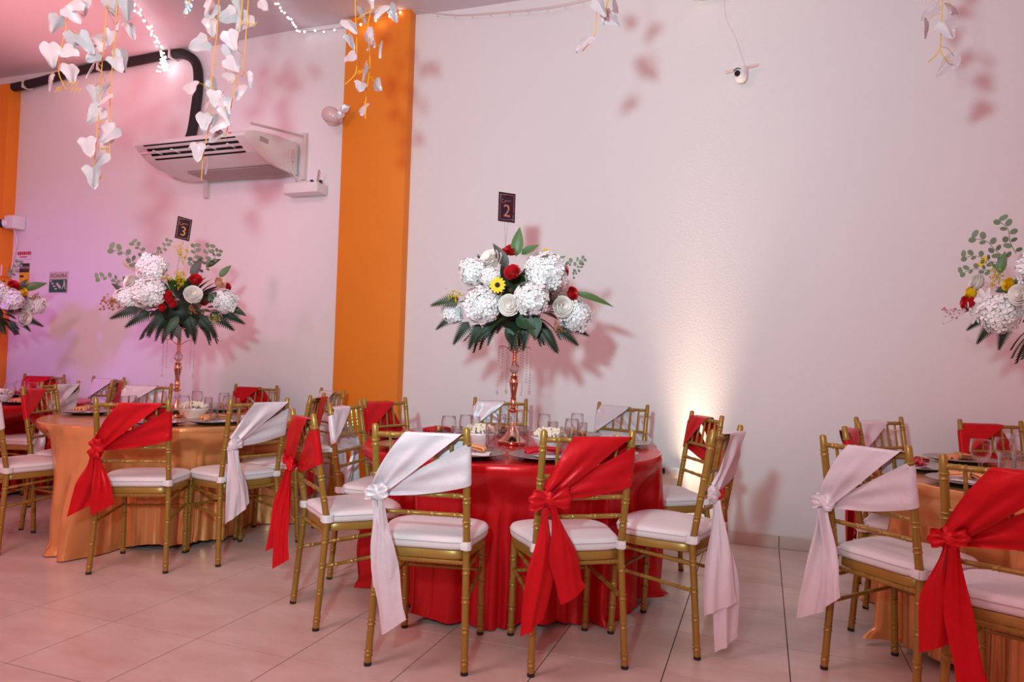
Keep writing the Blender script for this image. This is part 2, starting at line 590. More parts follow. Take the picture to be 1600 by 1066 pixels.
# balloon by the pilaster
bl = thing('balloon', 'small blush balloon tied beside the orange pilaster', 'balloon', (-3.31, 4.74, 3.10))
_r = []
for i in range(13):
    a = -PI / 2 + PI * i / 12
    rr = .068 * max(cos(a), .02) * (1 + .12 * sin(a))
    _r.append([(rr * cos(2 * PI * k / 18), rr * sin(2 * PI * k / 18), .082 * sin(a)) for k in range(18)])
MB().grid(_r, True, Matrix.Rotation(R(-65), 4, 'Y')).obj('balloon_skin', M_BALL, bl)
MB().lathe([(.004, 0), (.008, .008), (.018, .018)], 10, M=Matrix.Translation((.075, 0, -.036)) @ Matrix.Rotation(R(115), 4, 'Y')).obj('balloon_neck', M_BALL, bl)
for k, (dx, dz, a) in enumerate(((.095, -.02, 20), (.125, .03, 60))):
    _q = MB()
    _q.grid([[(lerp(-1, 1, j / 4) * .035 * sin(PI * (i + .3) / 6.3), .01 * sin(j), i / 6 * .09 - .03) for j in range(5)] for i in range(7)])
    _q.obj('ribbon_tab', M_PEARL, bl, loc=(dx, -.02, dz), rot=(0, R(a), .4))

# small dome camera on rods with its wire
bc = thing('bulb_camera', 'small white round camera with a black lens hung on the bare wall', 'camera', (-.178, 4.86, 3.13))
_r = MB().lathe([(.001, -.052), (.022, -.05), (.036, -.036), (.042, -.012), (.042, .03), (.038, .044), (.001, .046)], 20)
_r.obj('camera_body', M_WPL, bc)
MB().lathe([(.018, 0), (.020, .008), (.001, .012)], 16, M=Matrix.Translation((-.018, -.036, -.004)) @ Matrix.Rotation(R(100), 4, 'X') @ Matrix.Rotation(R(-18), 4, 'Y')).obj('lens', M_LENS, bc)
MB().tube([(-.018 + .026 * cos(a), -.040, .004 + .026 * sin(a)) for a in [R(40 + 12 * i) for i in range(11)]], .004, 5).obj('lens_brow', M_BLACK, bc)
MB().tube([(-.10, 0, .035), (.11, 0, .062)], .0035, 5).obj('mounting_rod', M_WIRE, bc)
MB().tube([(-.10, .005, .028), (.10, .005, .055)], .003, 5).obj('mounting_rod', M_WIRE, bc)
MB().tube(catmull([(.03, .03, .05), (-.04, .05, .28), (-.11, .06, .45), (-.13, .06, .78)], 5), .0012, 5).obj('wire', M_WIRE, bc)

# white fitting cut by the top of the frame
ft = thing('ceiling_fitting', 'white wall fitting cut off by the top edge above the bare wall', 'fitting', (-.43, 4.80, 3.68))
MB().lathe([(.001, -.004), (.05, -.002), (.085, .012), (.09, .035), (.09, .06), (.001, .06)], 24).obj('fitting_body', M_WPL, ft)
MB().box((0, .07, .05), (.10, .12, .03), bev=.004).obj('wall_bracket', M_WPL, ft)

# security camera on the left pilaster
cc = thing('security_camera', 'white bullet security camera with black front on the left orange pilaster', 'camera', (-7.07, 4.84, 2.40))
MB().box((.0, .02, .0), (.125, .13, .13), bev=.010).obj('junction_box', M_WPL, cc)
MB().tube([(-.02, -.03, -.012), (-.045, -.052, -.018), (-.058, -.062, -.020)], [.036, .040, .040], 14).obj('barrel', M_WPL, cc)
MB().tube([(-.055, -.060, -.020), (-.078, -.082, -.024)], [.044, .040], 14).obj('lens_hood', M_BLACK, cc)
MB().tube(catmull([(-.03, .03, -.05), (-.01, .06, -.18), (-.05, .06, -.32), (-.08, .06, -.50)], 6), .005, 6).obj('cable', M_WPL, cc)
ob = thing('cable_box', 'small white junction box below the security camera', 'box', (-7.18, 4.845, 1.87))
MB().box((0, 0, .05), (.07, .05, .11), bev=.006).obj('cover', M_WPL, ob)
MB().box((.035, .0, .05), (.02, .055, .12), bev=.003).obj('edge_trim', M_ORANGE, ob)

# wall signs


def plate(c, s, m, parent, name='panel', y=0.0):
    return MB().box((c[0], y, c[1]), (s[0], .004, s[1])).obj(name, m, parent, smooth=False)


def words(s, size, m, parent, c, y, sx=1.0):
    o = obj('lettering', text_mesh(s, size, m), parent, loc=(c[0], y, c[1]), rot=(R(90), 0, 0))
    o.scale = (sx, 1, 1)
    return o


sg = thing('stairs_sign', 'green ESCALERA stairs sign on the violet-lit wall', 'sign', (-6.51, WY - .005, 1.70))
plate((0, .105), (.25, .21), M_SIGNW, sg)
plate((0, .070), (.235, .125), M_GREENS, sg, 'green_field', -.003)
words('ESCALERA', .052, mat('sign_dark_print', (.10, .07, .05), .6), sg, (0, .168), -.003, .95)
for k in range(4):
    plate((-.095 + .024 * k, .118 - .026 * k), (.030, .014), M_SIGNW, sg, 'step', -.005)
MB().box((0, 0, 0), (.075, .003, .026)).obj('arrow', M_SIGNW, sg, smooth=False, loc=(.012, -.005, .072), rot=(0, R(40), 0))
_f = MB().ball((0, 0, .045), .011, 8, 6, (1, .2, 1))
_f.box((0, 0, .015), (.026, .003, .036), Matrix.Rotation(R(12), 4, 'Y'))
_f.box((-.012, 0, -.018), (.010, .003, .036), Matrix.Rotation(R(20), 4, 'Y'))
_f.box((.012, 0, -.018), (.010, .003, .036), Matrix.Rotation(R(-15), 4, 'Y'))
_f.obj('figure', M_SIGNW, sg, smooth=False, loc=(.085, -.005, .068))
s2 = thing('caution_sign', 'tall black and yellow warning sign by the left pilaster', 'sign', (-6.99, WY - .005, 1.58))
plate((0, .21), (.135, .42), M_SIGNY, s2)
plate((0, .375), (.135, .09), M_CARD, s2, 'black_band', -.003)
plate((-.01, .05), (.135, .10), M_CARD, s2, 'black_band', -.003)
words('ATENCION', .034, M_SIGNW, s2, (0, .375), -.006, .8)
plate((-.02, .07), (.10, .020), M_SIGNW, s2, 'print_line', -.006)
plate((.01, .035), (.08, .016), M_SIGNW, s2, 'print_line', -.006)
plate((-.03, .29), (.05, .022), M_CARD, s2, 'print_line', -.006)
s3 = thing('notice_strip', 'thin notice with red lettering above the warning sign', 'sign', (-7.0, WY - .005, 2.04))
plate((0, .045), (.20, .09), M_WALL, s3)
_w = MB()
random.seed(9)
for k in range(7):
    _w.box((-.083 + k * .028, -.004, .062), (.021, .002, .030 + .006 * (k % 2)))
_w.obj('red_print', M_SIGNR, s3, smooth=False)
_w = MB().box((-.01, -.004, .025), (.10, .002, .010))
_w.obj('red_print', M_SIGNR, s3, smooth=False)
# socket in the glow of the uplight
so = thing('wall_socket', 'white wall socket in the warm glow beside the red table', 'socket', (-.575, WY - .006, .40))
MB().box((0, -.006, .035), (.115, .014, .075), bev=.006).obj('cover_plate', M_WPL, so)
for k in (-1, 1):
    MB().lathe([(.014, 0), (.014, .003), (.001, .003)], 12, M=Matrix.Translation((k * .026, -.0135, .035)) @ Matrix.Rotation(R(90), 4, 'X')).obj('outlet', M_BRKT, so)
MB().box((-.056, -.02, .045), (.02, .03, .035), bev=.004).obj('plug', M_BLACK, so)

# warm uplight standing on the floor against the wall
ul = thing('floor_uplight', 'low black floor uplight throwing warm light up the wall', 'lamp', (-.43, 4.79, 0))
MB().lathe([(.105, 0), (.112, .008), (.112, .060), (.108, .068), (.098, .068), (.096, .055), (.001, .055)], 24).obj('housing', M_BLACK, ul)
MB().lathe([(.095, .058), (.001, .060)], 24).obj('lens', M_LAMP, ul)
light('uplight_beam', 'AREA', (-.43, 4.79, .075), 2.6, (1.0, .76, .52), (-.43, 4.85, 1.2), shape='DISK', size=.18, spread=R(34))

# ------------------------------------------------------------------ fairy lights


def fairy(name, label, path, bulbs, m, wire_m, drop=0.0, r=.008):
    o = thing(name, label, 'string lights', path[0], group=None)
    b = Vector(path[0])
    P = catmull(path, 8)
    MB().tube([p - b for p in P], .003, 5).obj('wire', wire_m, o)
    me = MB().ball((0, 0, 0), r, 8, 6).mesh('bulb', m)
    for q in bulbs:
        obj('bulb', me, o, loc=Vector(q) - b)
    return o


random.seed(21)
_pa = [(-4.70, 4.04, 3.895), (-4.85, 4.34, 3.86), (-5.02, 4.62, 3.83), (-5.16, 4.80, 3.81), (-5.2, 4.86, 3.78)]
_P = catmull(_pa, 14)
_bul = [p + Vector((random.uniform(-.018, .018), random.uniform(-.018, .018), random.uniform(-.03, .005))) for p in _P]
_bul += [Vector((-5.2 + random.uniform(-.05, .03), 4.84 + random.uniform(-.04, .03), 3.76 + random.uniform(-.06, .06))) for _ in range(14)]
fairy('fairy_light_string', 'dense cold white fairy light string ending in a bright cluster above the air conditioner', _pa, _bul, M_LED, M_ACG)
light('fairy_glow', 'POINT', (-5.19, 4.78, 3.75), .035, (.75, .88, 1.0), shadow_soft_size=.05)
_pa = [(-3.60, 4.366, 3.90), (-3.66, 4.62, 3.895), (-3.72, 4.86, 3.90), (-3.45, 4.87, 3.885), (-3.15, 4.82, 3.86), (-2.85, 4.83, 3.90), (-2.66, 4.86, 3.95), (-2.2, 4.88, 3.95), (-1.9, 4.88, 3.96)]
_P = catmull(_pa, 14)
_cold = [_P[i] for i in range(2, 28, 2)] + [_P[i] for i in range(30, 48, 5)] + [_P[i] for i in range(86, len(_P), 6)]
_bul = [p + Vector((random.uniform(-.01, .01), -.01, random.uniform(-.03, 0))) for p in _cold]
st = fairy('fairy_light_string', 'sparse fairy light string sagging across the top of the orange pilaster', _pa, _bul, M_LED, M_ACG)
_me = MB().ball((0, 0, 0), .009, 8, 6).mesh('bulb', M_LEDW)
for p in [_P[i] for i in (52, 58, 64, 70, 77)]:
    obj('bulb', _me, st, loc=p - Vector(_pa[0]) + Vector((0, -.02, -.02)))
for p in (_P[58], _P[66]):
    light('fairy_glow', 'POINT', p + Vector((0, -.03, -.04)), .06, (1.0, .8, .45), shadow_soft_size=.02)
_pa = [(-2.66, 4.86, 3.93), (-2.3, 4.86, 3.84), (-1.9, 4.85, 3.80), (-1.5, 4.84, 3.78), (-1.15, 4.82, 3.80), (-.85, 4.80, 3.86)]
_P = catmull(_pa, 8)
fairy('unlit_light_string', 'thin unlit string of lights drooping across the bare wall', _pa, [p + Vector((0, 0, -.02)) for p in _P[2:-1:3]], M_WIRE, M_WIRE, r=.005)

# ------------------------------------------------------------------ chairs
TZ = .725      # table top


def ringed(path, r, rings, cap_r=None):
    """dense path between the corner points with bamboo rings at the given arc fractions"""
    P = [Vector(p) for p in path]
    L = [0.0]
    for a, b in zip(P, P[1:]):
        L.append(L[-1] + (b - a).length)
    tot = L[-1]
    s = set([0.0, tot] + L)
    rad = {}
    for g in rings:
        for o, k in ((-.012, 1), (-.0085, 1.24), (-.004, 1.0), (.004, 1.0), (.0085, 1.24), (.012, 1)):
            q = g * tot + o
            if 0 < q < tot:
                s.add(q)
                rad[q] = k
    pts, rr = [], []
    for q in sorted(s):
        i = max(j for j in range(len(L)) if L[j] <= q + 1e-9)
        i = min(i, len(P) - 2)
        t = (q - L[i]) / (L[i + 1] - L[i])
        pts.append(P[i].lerp(P[i + 1], t))
        rr.append(r * rad.get(q, 1.0))
    return pts, rr


def post_xy(z):
    if z >= .45:
        t = (z - .45) / .456
        return lerp(.172, .175, t), lerp(-.170, -.247, t)
    t = z / .45
    return lerp(.186, .172, t), lerp(-.205, -.170, t)


_half = [(0, -.178), (.09, -.180), (.150, -.172), (.176, -.140), (.190, -.06), (.204, .03), (.205, .09), (.188, .145), (.145, .182), (.075, .200), (0, .205)]
_out = _half + [(-x, y) for x, y in reversed(_half[1:-1])]
SEAT = [(p.x, p.y) for p in catmull([(x, y, 0) for x, y in _out], 3, True)]


def seat_ring(z, k, dz=None):
    return [(x * k, (y - .01) * k + .01, z) for x, y in SEAT]


def make_chair():
    t = thing('banquet_chair', 'x', 'chair')
    pr = .0138
    for s in (-1, 1):
        path = [(s * post_xy(z)[0], post_xy(z)[1], z) for z in (.010, .45, .905)]
        pts, rr = ringed(path, pr, (.04, .165, .285, .40, .60, .70, .79, .93))
        rr[-1] = pr * .9
        pts.append(pts[-1] + Vector((0, -.0006, .006)))
        rr.append(pr * .55)
        MB().tube(pts, rr, 10).obj('back_post', M_GOLD, t)
        fx = .166
        pts, rr = ringed([(s * fx, .187, .010), (s * fx, .170, .42)], pr * .98, (.06, .27, .52, .78))
        MB().tube(pts, rr, 10).obj('front_leg', M_GOLD, t)
        x, y = post_xy(0)
        MB().lathe([(pr * 1.02, 0), (pr * 1.06, .004), (pr * 1.02, .013), (.001, .013)], 10, c=(s * x, y, 0)).obj('foot_cap', M_RUB, t)
        MB().lathe([(pr * 1.02, 0), (pr * 1.06, .004), (pr * 1.02, .013), (.001, .013)], 10, c=(s * fx, .187, 0)).obj('foot_cap', M_RUB, t)
    for z, r, nm, g in ((.873, .0098, 'top_rail', (.15, .32, .5, .68, .85)), (.735, .0085, 'back_rail', ()), (.652, .0085, 'back_rail', (.12, .37, .63, .88)), (.578, .0085, 'back_rail', (.12, .37, .63, .88))):
        x, y = post_xy(z)
        pts, rr = ringed([(-x, y, z), (x, y, z)], r, g)
        MB().tube(pts, rr, 8).obj(nm, M_GOLD, t)
    x0, ya = post_xy(.735)
    x1, yb = post_xy(.873)
    sp = None
    for k in range(5):
        u = -1 + 2 * (k + 1) / 6
        pts, rr = ringed([(u * x0, ya, .735), (u * x1, yb, .873)], .0062, (.35, .62))
        MB().tube(pts, rr, 7).obj('spindle', M_GOLD, t)
    # stretchers
    for z, a, b, g in ((.398, (-post_xy(.398)[0], post_xy(.398)[1]), (post_xy(.398)[0], post_xy(.398)[1]), (.12, .5, .88)),
                       (.275, (-.166, .177), (.166, .177), (.12, .37, .63, .88))):
        pts, rr = ringed([(*a, z), (*b, z)], .0078, g)
        MB().tube(pts, rr, 7).obj('stretcher', M_GOLD, t)
    for s in (-1, 1):
        for zr, zf in ((.365, .385), (.262, .285)):
            x, y = post_xy(zr)
            pts, rr = ringed([(s * x, y, zr), (s * .166, .178, zf)], .0078, (.14, .38, .62, .86))
            MB().tube(pts, rr, 7).obj('stretcher', M_GOLD, t)
    f = MB()
    rows = [seat_ring(.405, .93), seat_ring(.408, .955), seat_ring(.436, .955), seat_ring(.440, .94)]
    f.grid(rows, True).fan(rows[0], True).fan(rows[-1])
    f.obj('seat_frame', M_GOLD, t, sharp=50)
    c = MB()
    rows = [seat_ring(.441, .93), seat_ring(.445, .975), seat_ring(.453, .995), seat_ring(.468, 1.0), seat_ring(.478, .99), seat_ring(.485, .965), seat_ring(.489, .90), seat_ring(.492, .6), seat_ring(.492, .2)]
    c.grid(rows, True).fan(rows[0], True).fan(rows[-1])
    cu = c.obj('seat_cushion', M_CUSH, t)
    ring = [Vector(p) for p in seat_ring(.4705, 1.002)]
    MB().tube(ring + [ring[0]], .0018, 5, cap=False).obj('piping', M_PIPE, cu)
    for s in (-1, 1):
        x, y = post_xy(.462)
        b = MB()
        n = 14
        rows = []
        for z, k in ((.446, .0165), (.447, .0185), (.478, .0185), (.479, .0165)):
            rows.append([(s * x + k * cos(2 * PI * i / n), y + (k + .001) * sin(2 * PI * i / n) + (.012 if sin(2 * PI * i / n) > .3 else 0), z) for i in range(n)])
        b.grid(rows, True)
        b.box((s * (x - .004), y - .019, .463), (.030, .006, .026), bev=.002)
        b.obj('strap', M_STRAP, cu)
    return t


# id: x, y, turn, sash colour
CHAIRS = [
    ('C1', -1.236, 2.577, 10.9, 'w', 'gold chair facing the red table with its back to us, long white sash tail hanging'),
    ('C2', -.745, 2.774, 33.7, 'r', 'gold chair facing the red table with its back to us, red bow on its back'),
    ('C3', -1.772, 2.820, -38.7, 'r', 'gold chair at the left front of the red table, seen from behind, red sash'),
    ('C9', -.374, 3.143, 74.6, 'w', 'gold chair side-on at the right of the red table, white sash almost to the floor'),
    ('C4', -1.920, 3.360, 276, 'w', 'gold chair against the left edge of the red table, facing right, white sash'),
    ('C5', -1.985, 3.800, 254, 'r', 'gold chair behind the red table in front of the orange pilaster, red sash'),
    ('C6', -1.620, 4.260, 196, 'w', 'gold chair behind the red table, directly behind the flower stand, white sash'),
    ('C7', -.930, 4.350, 164, 'w', 'gold chair behind the red table, right of the flower stand, white sash'),
    ('C8', -.500, 3.860, 121, 'r', 'gold chair before the glowing wall at the right of the red table, red sash'),
    ('D1', -3.180, 2.967, 28.5, 'r', 'gold chair facing the gold table with its back to us, wide red sash'),
    ('D2', -2.896, 3.325, 70.7, 'w', 'gold chair facing the gold table with its back to us, white knotted sash'),
    ('D6', -2.960, 3.790, 111, 'r', 'gold chair right of the gold table, half hidden by the red-sashed chair before it'),
    ('D7', -3.250, 4.430, 153, 'w', 'gold chair with a pink-lit white sash beside the base of the orange pilaster'),
    ('D3', -3.850, 4.470, 194, 'r', 'gold chair behind the gold table, right of its popcorn bowl, red sash'),
    ('D4', -4.420, 3.980, 205, 'w', 'gold chair behind the gold table, left of its flower stand, greyish white sash'),
    ('D0', -4.130, 2.950, -6, 'w', 'gold chair cut off by the left edge of the picture, white seat showing'),
    ('F1', -4.290, 3.420, 293, 'r', 'gold chair at the left edge of the gold table, red sash across its spindles'),
    ('F2', -5.220, 3.780, 101, 'w', 'gold chair at the right of the far left red table, pale sash, seen from behind'),
    ('F3', -6.330, 4.560, 206, 'r', 'gold chair behind the far left red table against the violet wall, red sash'),
    ('G1', -5.70, 4.620, 184, 'w', 'gold chair by the pink wall between the two left tables, pink-lit white sash'),
    ('G2', -5.285, 4.270, 126, 'r', 'gold chair seen edge-on between the two left tables, red sash'),
    ('E1', .520, 3.040, -44, 'w', 'gold chair at the left of the right-hand gold table, broad white sash tails'),
    ('E2', .800, 2.660, -27, 'r', 'gold chair cut by the right edge in the foreground, red knotted sash'),
    ('E3', .640, 3.640, 254, 'r', 'gold chair side-on behind the white-sashed chair of the right table, red sash'),
    ('E5', .790, 4.290, 222, 'w', 'gold chair at the left back of the right table, beige-white sash'),
    ('E4', 1.310, 4.470, 200, 'r', 'gold chair behind the glasses of the right table, red sash'),
]
POS = {c[0]: c for c in CHAIRS}
proto = make_chair()
ctree = tree_of(proto)
for i, (k, x, y, a, col, lab) in enumerate(CHAIRS):
    o = proto if i == 0 else copy_tree(proto, ctree)
    o.location = (x, y, 0)
    o.rotation_euler = (0, 0, R(a))
    tag(o, lab, 'chair', 'gold banquet chairs with sashes')

# ------------------------------------------------------------------ sashes


def yb(z):
    return post_xy(z)[1]


def drape_mesh(m, rnd):
    mb = MB()
    ph = rnd.uniform(0, 6)
    jx = rnd.uniform(-.03, .025)
    kz = rnd.uniform(-.012, .012)
    NU, NV = 20, 22
    # fan over the back of the chair, from the knot up to the top rail, over it and down the front, round the post, back to the knot
    rows = []
    for i in range(NU + 1):
        u = i / NU
        row = []
        for j in range(NV + 1):
            v = j / NV
            kp0 = Vector((lerp(-.170, -.130, v), lerp(.690, .648, v) + kz))
            rp0 = Vector((lerp(-.045 + jx, .163, v), .889))
            cp0 = kp0.lerp(rp0, .42) + Vector((-.014 * (1 - v), .010 * (1 - v) - .004 * v))
            pq = kp0 * (1 - u) ** 2 + cp0 * (2 * u * (1 - u)) + rp0 * u * u
            x, z = pq.x, min(pq.y, .889)
            fold = sin(v * 12 + ph + u * 1.2) * .007 * (1 - u) ** .7 + sin(v * 5 + ph * 2 - u * 2) * .007 * (1 - .5 * u) + .003 * sin(v * 21 + 3 * u + ph) * (1 - u) + .0025 * sin(u * 9 - v * 6 + ph)
            y = yb(z) - .030 - .010 * (1 - u) - fold - .012 * sin(PI * u) * (1 - v * .3)
            row.append((x, y, z))
        rows.append(row)
    for a in (60, 110, 160, 185):
        row = []
        for j in range(NV + 1):
            v = j / NV
            x = lerp(-.045 + jx, .163, v)
            ra = .0135
            zc, yc = .874, post_xy(.873)[1]
            row.append((x, yc - ra * cos(R(a - 5)) * 1.1, zc + ra * sin(R(min(a, 175)))))
        rows.append(row)
    # front triangle towards the right post
    for i in range(1, 9):
        u = i / 8
        row = []
        for j in range(NV + 1):
            v = j / NV
            a0 = Vector((lerp(-.045 + jx, .163, v), 0, .872))
            b0 = Vector((.176, 0, lerp(.712, .855, v)))
            p = a0.lerp(b0, u)
            fold = .004 * sin(v * 9 + ph + u * 4) * sin(PI * u)
            row.append((p.x, yb(p.z) + .016 + fold, p.z))
        rows.append(row)
    for a in (30, 70, 110, 150):
        row = []
        for j in range(NV + 1):
            v = j / NV
            z = lerp(.708, .855, v) - .0001 * a
            row.append((.175 + .0175 * sin(R(a)), yb(z) + .0175 * cos(R(a)), z))
        rows.append(row)
    for i in range(NU + 1):
        u = i / NU
        row = []
        for j in range(NV + 1):
            v = j / NV
            z0 = lerp(.690, .850, v)
            z1 = lerp(.636, .668, v) + kz
            x = lerp(.176, -.138, u)
            z = lerp(z0, z1, u) - .010 * sin(PI * u) * (1 - v)
            fold = sin(v * 9 + ph + u) * .006 * u + .003 * sin(v * 5 + u * 6 + ph) + .002 * sin(v * 14 - u * 5)
            y = yb(z) - .0185 - fold - .004 * sin(PI * u)
            row.append((x, y, z))
        rows.append(row)
    mb.grid(rows)
    return mb.mesh('drape', m)


TURN = {'C9': -52, 'C3': 38, 'E1': 12}


def knot_mesh(m, rnd, r=.027):
    mb = MB()
    ph = rnd.uniform(0, 6)
    rows = []
    nu, nv = 30, 16
    for i in range(nv + 1):
        a = -PI / 2 + PI * i / nv
        row = []
        for k in range(nu):
            b = 2 * PI * k / nu
            rr = r * (1 + .10 * sin(7 * a + 3 * b + ph) + .10 * sin(3 * b + ph * 2) + .07 * abs(sin(5 * b + 2 * a)))
            row.append((rr * 1.05 * cos(a) * cos(b), rr * .75 * cos(a) * sin(b), rr * 1.25 * sin(a)))
        rows.append(row)
    mb.grid(rows, True)
    # the strip that crosses over the knot
    n = 26
    ring = []
    for j in range(9):
        q = -1 + 2 * j / 8
        rr = r * (1.16 - .16 * q * q + .05 * sin(q * 9 + ph))
        ring.append([(rr * cos(2 * PI * k / n) + q * .012 * sin(2 * PI * k / n), rr * .80 * sin(2 * PI * k / n), q * .017 + .010 * sin(2 * PI * k / n + ph)) for k in range(n)])
    mb.grid(ring, True)
    return mb.mesh('knot', m)


def loop_mesh(m, rnd, L=.085, w=.05):
    """one crumpled bow loop along +X"""
    mb = MB()
    ph = rnd.uniform(0, 6)
    rows = []
    n, k = 28, 12
    for i in range(n + 1):
        a = 2 * PI * i / n
        x = L * (1 - cos(a)) / 2
        th = .013 * sin(a) * (x / L + .2)
        row = []
        for j in range(k + 1):
            v = -1 + 2 * j / k
            ww = lerp(.014, w * 1.15, smooth(0, .75, x / L)) * .5
            cr = .0045 * sin(v * 8 + ph + .8 * sin(a)) * (1 - .5 * x / L) + .003 * sin(v * 15 + 2 * a)
            row.append((x - .012 * v * v + .004 * sin(v * 6 + ph), th + cr, v * ww + .16 * x * sin(ph)))
        rows.append(row)
    mb.grid(rows)
    return mb.mesh('loop', m)


def tail_mesh(m, rnd, L, w, dx, dy=0.0, slant=.03):
    mb = MB()
    ph = rnd.uniform(0, 6)
    p2 = rnd.uniform(0, 6)
    vc = rnd.uniform(-.4, .4)
    rows = []
    n, k = 30, 18
    for i in range(n + 1):
        t = i / n
        row = []
        ww = lerp(.026, w * 1.22, smooth(0, .6, t))
        for j in range(k + 1):
            v = -1 + 2 * j / k
            amp = (1 - .45 * t)
            fold = .015 * amp * sin(v * 2.6 + ph + .9 * t) + .012 * (1 - .4 * t) * max(0, 1 - abs(v - vc - .25 * sin(t * 3 + p2)) * 3.2) + .003 * sin(v * 7 + p2 + t * 4)
            x = v * ww * .5 * (1 - .10 * sin(t * 6 + ph)) + dx * t ** 1.1 + .007 * sin(t * 5 + p2)
            y = -fold + dy * t - .006 * sin(t * 4 + ph)
            z = -L * t + slant * v * smooth(.8, 1, t) - .006 * v * v * (1 - t)
            row.append((x, y, z))
        rows.append(row)
    mb.grid(rows)
    return mb.mesh('tail', m)


# tails: (length, width, sideways drift), loops: (length, width, angle)
STY = {
    'C1': ([(.30, .075, .055), (.46, .080, .070)], [(.05, .05, 160), (.045, .05, 20)]),
    'C2': ([(.44, .080, -.030), (.33, .085, .100)], [(.075, .065, 170), (.085, .07, 8)]),
    'C3': ([(.36, .085, -.055), (.43, .075, -.010)], [(.080, .060, 140)]),
    'C9': ([(.43, .095, .035), (.575, .085, .045)], []),
    'D1': ([(.30, .100, -.060), (.29, .085, .040)], [(.055, .06, 250), (.05, .055, 100)]),
    'D2': ([(.37, .070, .030), (.33, .060, .055)], [(.05, .055, 30)]),
    'E1': ([(.42, .085, -.030), (.345, .055, .040)], [(.06, .05, 175)]),
    'E2': ([(.325, .080, -.035), (.42, .070, .060)], [(.06, .05, 180), (.055, .045, 5)]),
}
SASH_LABEL = {
    'C1': 'white satin sash with a long ragged tail on the front chair of the red table',
    'C2': 'red satin sash tied in a full bow on the front chair of the red table',
    'C3': 'bright red satin sash knotted on the left front chair of the red table',
    'C9': 'white satin sash trailing almost to the floor at the right of the red table',
    'C4': 'white satin sash on the chair between red cloth and orange pilaster',
    'C5': 'red satin sash on the chair before the orange pilaster',
    'C6': 'white satin sash on the chair behind the central flower stand',
    'C7': 'shiny white satin sash on the back chair right of the central flower stand',
    'C8': 'red satin sash on the chair before the glowing wall',
    'D1': 'wide red satin sash with short tails on the front chair of the gold table',
    'D2': 'white satin sash tightly knotted on the front right chair of the gold table',
    'D6': 'dark red satin sash on the half-hidden chair right of the gold table',
    'D7': 'pink-lit white sash on the chair by the base of the orange pilaster',
    'D3': 'red satin sash on the chair behind the popcorn bowl of the gold table',
    'D4': 'grey-white sash on the chair behind the glasses of the gold table',
    'D0': 'white sash on the chair cut off by the left picture edge',
    'F1': 'red satin sash across the spindles at the left edge of the gold table',
    'F2': 'pale creased sash on the chair right of the far left red table',
    'F3': 'red satin sash on the chair against the violet wall',
    'G1': 'pink-lit white sash on the chair against the pink wall',
    'G2': 'thin red sash on the edge-on chair between the left tables',
    'E1': 'lilac-white satin sash with two broad tails at the right table',
    'E2': 'red satin sash knotted on the foreground chair at the right edge',
    'E3': 'red sash on the side-on chair behind the lilac-white sash',
    'E5': 'beige-white sash on the left back chair of the right table',
    'E4': 'red satin sash on the chair behind the glasses of the right table',
}
for idx, (k, x, y, a, col, lab) in enumerate(CHAIRS):
    rnd = random.Random(100 + idx)
    m = M_WHITE if col == 'w' else M_RED
    s = thing('chair_sash', SASH_LABEL[k], 'sash', (x, y, 0), R(a), 'satin sashes on the chairs')
    obj('drape', drape_mesh(m, rnd), s)
    kp = Vector((-.152, yb(.655) - .042, .655))
    obj('knot', knot_mesh(m, rnd), s, loc=kp, rot=(0, R(rnd.uniform(-30, 30)), 0))
    tails, loops = STY.get(k, ([(rnd.uniform(.28, .40), .08, rnd.uniform(-.05, .0)), (rnd.uniform(.30, .42), .075, rnd.uniform(.01, .06))], [(.06, .05, rnd.uniform(100, 200))]))
    for n, (L, w, dx) in enumerate(tails):
        obj('tail', tail_mesh(m, rnd, L, w, dx, -.004), s, loc=kp + Vector((-.010 + .020 * n, -.008 - .012 * n, -.022)), rot=(0, 0, R(TURN.get(k, 0))))
    for n, (L, w, an) in enumerate(loops):
        obj('loop', loop_mesh(m, rnd, L, w), s, loc=kp + Vector((0, -.014, 0)), rot=(0, -R(an), 0))

# ------------------------------------------------------------------ tables and their cloths
TABLES = {'C': (-1.238, 3.492), 'D': (-3.684, 3.658), 'F': (-5.90, 3.846), 'E': (1.251, 3.587)}
ring_of = {'C': ['C1', 'C2', 'C3', 'C4', 'C5', 'C6', 'C7', 'C8', 'C9'], 'D': ['D0', 'D1', 'D2', 'D3', 'D4', 'D6', 'D7', 'F1'], 'F': ['F2', 'F3', 'G1', 'G2'], 'E': ['E1', 'E2', 'E3', 'E4', 'E5']}
TR = .772


def make_table():
    t = thing('round_table', 'x', 'table')
    MB().lathe([(.001, TZ - .036), (TR - .014, TZ - .036), (TR - .010, TZ - .030), (TR - .010, TZ - .010), (TR - .014, TZ - .006), (.001, TZ - .006)], 48).obj('tabletop', M_TABLE, t, sharp=40)
    for k in range(4):
        a = R(45 + 90 * k)
        c, s = cos(a), sin(a)
        MB().tube([(.38 * c, .38 * s, TZ - .036), (.40 * c, .40 * s, .02)], .014, 10).obj('leg', M_STEEL, t)
        MB().lathe([(.019, 0), (.021, .006), (.018, .03), (.001, .03)], 10, c=(.40 * c, .40 * s, 0)).obj('foot_cap', M_RUB, t)
    for k in range(2):
        s = 1 if k else -1
        MB().tube([(.275 * s, -.275, .35), (.275 * s, .275, .35)], .010, 8).obj('brace', M_STEEL, t)
    return t


